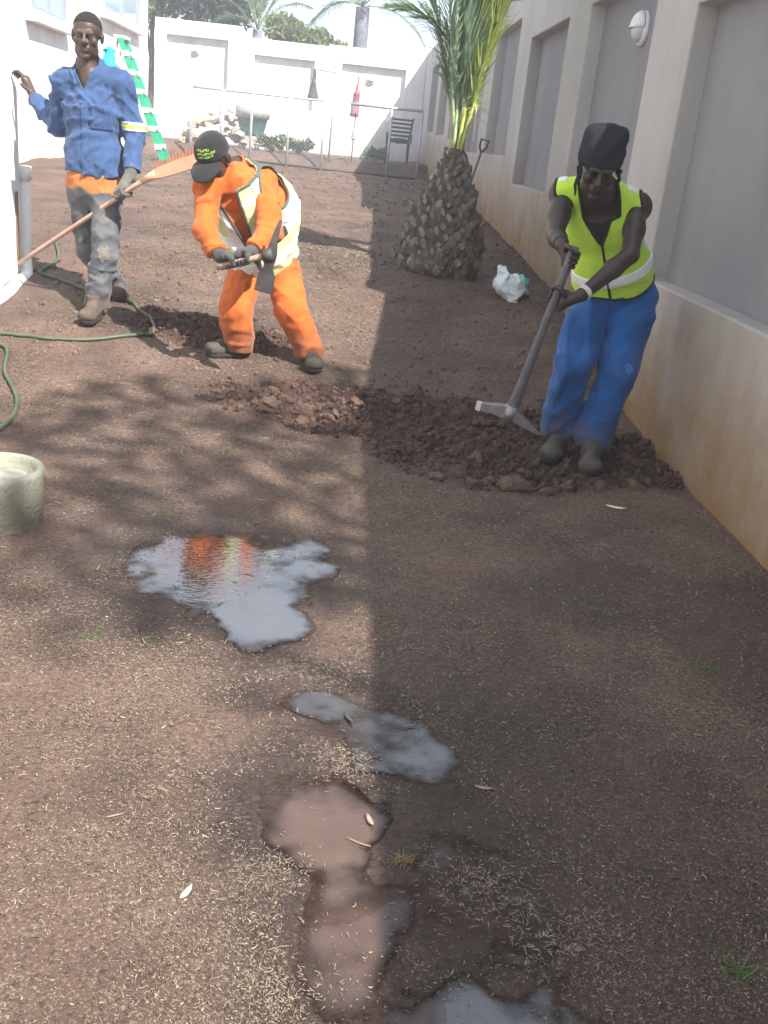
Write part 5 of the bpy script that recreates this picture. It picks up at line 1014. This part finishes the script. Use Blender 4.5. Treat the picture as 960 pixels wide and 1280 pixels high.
# ------------------------------------------------------------------ litter, clods and small things on the soil
def litter():
    n = 380000; u = rng.random(n); y = 1.05 / (1 - u * (1 - 1.05 / 12.0)) ; x = -1.75 + 3.5 * rng.random(n); y = np.where(rng.random(n) < .35, 1.1 + 9 * rng.random(n), y)
    dens = sst(.36, .60, fbm(x * 2.2, y * 2.2, 60)) * .85 + .15; dens = np.where(x > .2, np.maximum(dens, .35 + .5 * (fbm(x * 5, y * 5, 61) - .2)), dens)
    dens = dens * (1 - .93 * np.where((y > 3.6) & (y < 7.3), dugmask(x, y), 0))
    for p in PUD: dens = dens * (1 - .93 * sst(1.15, .75, pud_d(x, y, p) + .75 * (fbm(x * 7, y * 7, 31) - .47)))
    k = rng.random(n) < dens; x, y = x[k], y[k]; n = len(x); z = np.maximum(gz(x, y), WATER_Z) + .001 + .003 * rng.random(n)
    a = rng.random(n) * 2 * np.pi; l = (.0016 + .0026 * rng.random(n) ** 2 + .005 * (rng.random(n) < .04)) * (.60 + .24 * y); w = (.0004 + .0006 * rng.random(n)) * (.75 + .26 * y); t = rng.normal(size=n) * .18
    dx, dy, dz = np.cos(a) * l, np.sin(a) * l, l * t; px, py = -np.sin(a) * w, np.cos(a) * w; c = np.stack([x, y, z], 1); d = np.stack([dx, dy, dz], 1); s = np.stack([px, py, w * .3], 1); bend = np.stack([px, py, 0 * px], 1) * rng.normal(size=n)[:, None] * 2.2
    V = np.stack([c - d - s, c - d + s, c + s + bend, c - s + bend, c + d + s * .6, c + d - s * .6], 1).reshape(-1, 3); I = np.arange(n) * 6; F = np.concatenate([np.stack([I, I + 3, I + 2, I + 1], 1), np.stack([I + 3, I + 5, I + 4, I + 2], 1)])
    pal = np.array([(.25, .20, .15), (.32, .27, .20), (.17, .12, .09), (.23, .195, .16), (.10, .07, .055), (.42, .35, .25)]); col = pal[rng.choice(6, n, p=(.26, .17, .22, .17, .12, .06))] * (.62 + .42 * rng.random(n))[:, None]
    me = npmesh('litter', V, F); cattr(me, 'col', np.repeat(col, 6, 0)); link('straw_litter', me, 'litter', kind='stuff', label='fine straw and dry grass clippings strewn over the soil', cat='straw')
litter()
def clods():
    mat('clod_soil', (.070, .038, .028), .97, .45, 14, .9, 60, alt=(.14, .083, .062)); mat('clod_pale', (.115, .075, .058), .97, .35, 14, 1.0, 60)
    import bmesh
    vs = []
    for k in range(8):
        bm = bmesh.new(); bmesh.ops.create_icosphere(bm, subdivisions=2, radius=1); rr = random.Random(k); ph = [Vector((rr.gauss(0, 1), rr.gauss(0, 1), rr.gauss(0, 1))).normalized() for _ in range(9)]; off = [rr.uniform(.45, .85) for _ in ph]
        for v in bm.verts:
            q = v.co.copy()
            for nn, o in zip(ph, off):
                d = q.dot(nn)
                if d > o: q -= nn * (d - o) * .85
            v.co = q * (1 + .20 * rr.uniform(-1, 1))
        me = bpy.data.meshes.new('soil_clod'); bm.to_mesh(me); bm.free(); vs.append(me)
    r = np.random.default_rng(17); x = r.uniform(-1.4, 1.75, 45000); y = r.uniform(3.9, 6.9, 45000); m = dugmask(x, y); k = r.random(45000) < sst(.12, .85, m) * .6 + .012 * (m > .01); x, y = x[k], y[k]; n = len(x); z = gz(x, y)
    s = .004 + .017 * r.random(n) ** 3.5
    # small ones joined as stuff
    base = np.array([v.co[:] for v in vs[0].vertices]); T = np.array([p.vertices[:] for p in vs[0].polygons]); nb = min(n, 6500); alls = []; 
    bases = [np.array([v.co[:] for v in q.vertices]) for q in vs]
    # low-poly lumps: octahedra-like from a jittered icosahedron
    bm = bmesh.new(); bmesh.ops.create_icosphere(bm, subdivisions=1, radius=1); bv = np.array([v.co[:] for v in bm.verts]); bm.faces.ensure_lookup_table(); bf = np.array([[v.index for v in f.verts] for f in bm.faces]); bm.free()
    jit = 1 + .30 * r.uniform(-1, 1, size=(nb, len(bv), 1)); sc = (s[:nb, None] * r.uniform(.7, 1.3, size=(nb, 3)))[:, None, :]; V = bv[None] * jit * sc + np.stack([x, y, z + s * .25], 1)[:nb, None, :]; F = (bf[None] + (np.arange(nb) * len(bv))[:, None, None]).reshape(-1, 3)
    link('dug_soil', npmesh('dug_soil', V.reshape(-1, 3), F), 'clod_soil', kind='stuff', label='loose crumbled dark red soil dug over by the pickaxe', cat='soil')
    for me in vs: me.materials.append(MATS['clod_soil'])
    nb = 7500; y = 5.6 + 15.5 * r.random(nb) ** 1.3; x = r.uniform(-2.3, 1.7, nb) * (1 + .06 * (y - 6)); x = np.minimum(x, 1.7); s = (.003 + .012 * r.random(nb) ** 6) * (1 + .06 * y); jit = 1 + .30 * r.uniform(-1, 1, size=(nb, len(bv), 1)); sc = (s[:, None] * r.uniform(.7, 1.3, size=(nb, 3)))[:, None, :]
    V = bv[None] * jit * sc + np.stack([x, y, gz(x, y) + s * .2], 1)[:, None, :]; F = (bf[None] + (np.arange(nb) * len(bv))[:, None, None]).reshape(-1, 3)
    link('soil_crumbs', npmesh('soil_crumbs', V.reshape(-1, 3), F), mat('crumb_soil', (.145, .098, .078), .97, .4, 3, .6, 60), kind='stuff', label='small soil crumbs scattered over the sloping yard', cat='soil')
    vp = [v.copy() for v in vs[:4]]
    for me in vp: me.materials.clear(); me.materials.append(MATS['clod_pale'])
    cnt = 0; 
    for i in range(900):
        xx, yy = r.uniform(-.6, 1.72), r.uniform(4.0, 6.4); mk = float(dugmask(np.array([xx]), np.array([yy]))[0])
        if mk < .25 or cnt >= 110: continue
        if (abs(xx - 1.33) < .2 and abs(yy - 4.65) < .22) or (abs(xx - 1.16) < .2 and abs(yy - 4.78) < .2) or (abs(xx + .12) < .15 and abs(yy - 5.9) < .2) or (abs(xx + .65) < .25 and abs(yy - 5.95) < .2): continue
        q = .018 + .038 * r.random() ** 2.5; o = bpy.data.objects.new('soil_clod', vs[cnt % 8]); C.objects.link(o); o.location = (xx, yy, gz1(xx, yy) + q * .25); o.rotation_euler = tuple(r.uniform(-1, 1, 3) * (.6, .6, 3)); o.scale = (q * r.uniform(.8, 1.4), q * r.uniform(.8, 1.2), q * r.uniform(.6, .95)); tag(o, 'lump of dark red soil loosened by the pickaxe in the dug patch', 'soil lump', 'soil clods in the dug patch'); cnt += 1
    for i, (xx, yy, q) in enumerate(((.88, 4.20, .085), (.68, 4.19, .065), (.78, 4.25, .05), (1.02, 4.17, .05), (-.10, 5.17, .075), (-.30, 5.12, .06), (.05, 5.12, .05), (.52, 4.22, .05), (1.30, 4.27, .055), (1.48, 4.35, .06), (-.02, 5.22, .045))):
        o = bpy.data.objects.new('soil_clod', vp[i % 4]); C.objects.link(o); o.location = (xx, yy, gz1(xx, yy) + q * .22); o.rotation_euler = (.2 * i, .1, i * 1.3); q *= .8; o.scale = (q * 1.15, q * .85, q * .6); tag(o, 'large pale clod of dried soil at the rim of the dug patch', 'soil lump', 'pale clods at the rim')
clods()
def small_things():
    def sliver(name, x, y, l, w, a, m, label, cat, curl=.004, n=5):
        mb = MB(); z = max(gz1(x, y), WATER_Z) + .006; d = Vector((math.cos(a), math.sin(a), 0)); s = Vector((-d.y, d.x, 0)); P = []
        for i in range(n):
            t = i / (n - 1) * 2 - 1; ww = w * max(.15, (1 - t * t) ** .6); c = Vector((x, y, z)) + d * l * t + Vector((0, 0, curl * t * t)); P.append((c - s * ww, c + Vector((0, 0, .25 * ww)), c + s * ww))
        vs = [q for r in P for q in r] + [q - Vector((0, 0, .0025)) for r in P for q in r]; fs = []; N = n * 3
        for i in range(n - 1):
            for k in range(2): a0 = i * 3 + k; fs += [(a0, a0 + 3, a0 + 4, a0 + 1), (N + a0, N + a0 + 1, N + a0 + 4, N + a0 + 3)]
            fs += [(i * 3, N + i * 3, N + i * 3 + 3, i * 3 + 3), (i * 3 + 2, i * 3 + 5, N + i * 3 + 5, N + i * 3 + 2)]
        fs += [(0, 1, N + 1, N), (1, 2, N + 2, N + 1), ((n - 1) * 3, N + (n - 1) * 3, N + (n - 1) * 3 + 1, (n - 1) * 3 + 1), ((n - 1) * 3 + 1, N + (n - 1) * 3 + 1, N + (n - 1) * 3 + 2, (n - 1) * 3 + 2)]
        mb.add(vs, fs); mb.build(name, m, None, True, label=label, cat=cat)
    pale = mat('dry_pale_leaf', (.62, .58, .44), .8, .15, 30); tan = mat('dry_tan', (.33, .26, .18), .85, .25, 30)
    sliver('dry_leaf', -.197, 1.54, .021, .0065, 1.15, pale, 'small pale dry leaf lying alone on sunlit soil', 'leaf')
    sliver('dry_leaf', .442, 1.942, .022, .0045, -.15, tan, 'narrow pale leaf lying in the shade beside the long puddle', 'leaf')
    sliver('dry_leaf', 1.30, 4.02, .045, .014, -.3, pale, 'pale dry leaf lying before the dug patch by the wall', 'leaf')
    sliver('wood_chip', .168, 1.80, .020, .006, 1.9, tan, 'splinter of wood at the rim of the muddy puddle', 'wood chip'); sliver('wood_chip', .12, 2.21, .028, .005, 2.0, mat('dark_twig', (.08, .06, .05), .9), 'dark twig lying in the long puddle', 'twig')
    def tuft(name, x, y, n, L, m, label, seed, flat=1.0, cat='tuft'):
        r = random.Random(seed); mb = MB(); z = max(gz1(x, y), WATER_Z)
        for i in range(n if cat == 'weed' else n * 2):
            a = r.uniform(0, 6.28); d = Vector((math.cos(a), math.sin(a), r.uniform(.1, 1.3) * flat)); b = Vector((x + r.gauss(0, L * (.25 if cat == 'weed' else 1.1)), y + r.gauss(0, L * (.2 if cat == 'weed' else .8)), z)); b.z = max(gz1(b.x, b.y), WATER_Z) + .002; L0 = L if cat == 'weed' else L * .28; pts = arc(b, d, L0 * r.uniform(.5, 1.1), .8 if cat == 'weed' else .15, 4); s = Vector((-math.sin(a), math.cos(a), 0)) * (.0016 if cat == 'weed' else .0009)
            for j in range(4): k0, k1 = 1 - j / 4.5, 1 - (j + 1) / 4.5; mb.add([pts[j] - s * k0, pts[j] + s * k0, pts[j + 1] + s * k1, pts[j + 1] - s * k1], [(0, 1, 2, 3)])
        mb.build(name, m, None, label=label, cat=cat, kind=None if cat == 'weed' else 'stuff')
    green = leafmat('weed_green', (.10, .17, .05), .3); 
    tuft('weed', .234, 1.676, 34, .035, leafmat('weed_brown', (.26, .17, .06), .3), 'tiny browning weed clump at the shadow edge', 3, .7, 'weed'); tuft('weed', -.62, 2.55, 26, .07, green, 'sparse green weed on the sunlit soil left of the puddle', 4, .3, 'weed')
    tuft('weed', 1.20, 2.62, 40, .09, green, 'green grass weed in the shade below the boundary wall', 5, .5, 'weed'); tuft('weed', .86, 1.42, 40, .05, green, 'small grass weed at the dark shaded corner of the yard', 6, .9, 'weed')
    for i, (x, y, n, L, lab) in enumerate(((-.05, 1.625, 120, .05, 'matted straw tuft at the lower rim of the muddy puddle'), (.10, 2.02, 150, .05, 'matted straw tuft between the muddy and the long puddle'), (.03, 2.42, 130, .06, 'matted straw tuft above the long puddle'), (.40, 1.62, 140, .06, 'matted straw tuft in the damp shaded soil'), (.52, 1.48, 120, .06, 'frayed straw tuft beside the small shaded puddle'), (-.02, 1.32, 110, .05, 'straw tuft at the rim of the broad puddle'))):
        tuft('straw_tuft', x, y, n, L, mat('straw_dry', (.27, .22, .16), .9, .35, 30), lab, 20 + i, .05, 'straw')
    r = random.Random(4)
    for i in range(14):
        x, y = r.uniform(-.9, 1.3), r.uniform(1.5, 4.0); sliver('straw_stalk', x, y, r.uniform(.012, .03), .0013, r.uniform(0, 3.1), tan, 'long dry straw stalk lying on the soil', 'straw', r.uniform(0, .006), 6); bpy.context.scene.collection.objects[-1]['group'] = 'long straw stalks'
small_things()

# ------------------------------------------------------------------ volume veil added to imitate lens glare
def glare_veil(dens):
    mb = MB().box((-47, -30, -1.2), (47, 74, 7.5)); me = mb.mesh('glare_veil'); m = bpy.data.materials.new('glare_volume'); m.use_nodes = True; nt = m.node_tree; nt.nodes.remove(nt.nodes['Principled BSDF'])
    v = nd(nt, 'ShaderNodeVolumePrincipled'); v.inputs['Color'].default_value = (.95, .97, 1, 1); v.inputs['Density'].default_value = dens; v.inputs['Anisotropy'].default_value = .1
    nt.links.new(v.outputs[0], nt.nodes['Material Output'].inputs['Volume']); link('glare_veil', me, m, kind='stuff', label='pale veil added over the yard to imitate lens glare', cat='glare_veil')
glare_veil(.007)
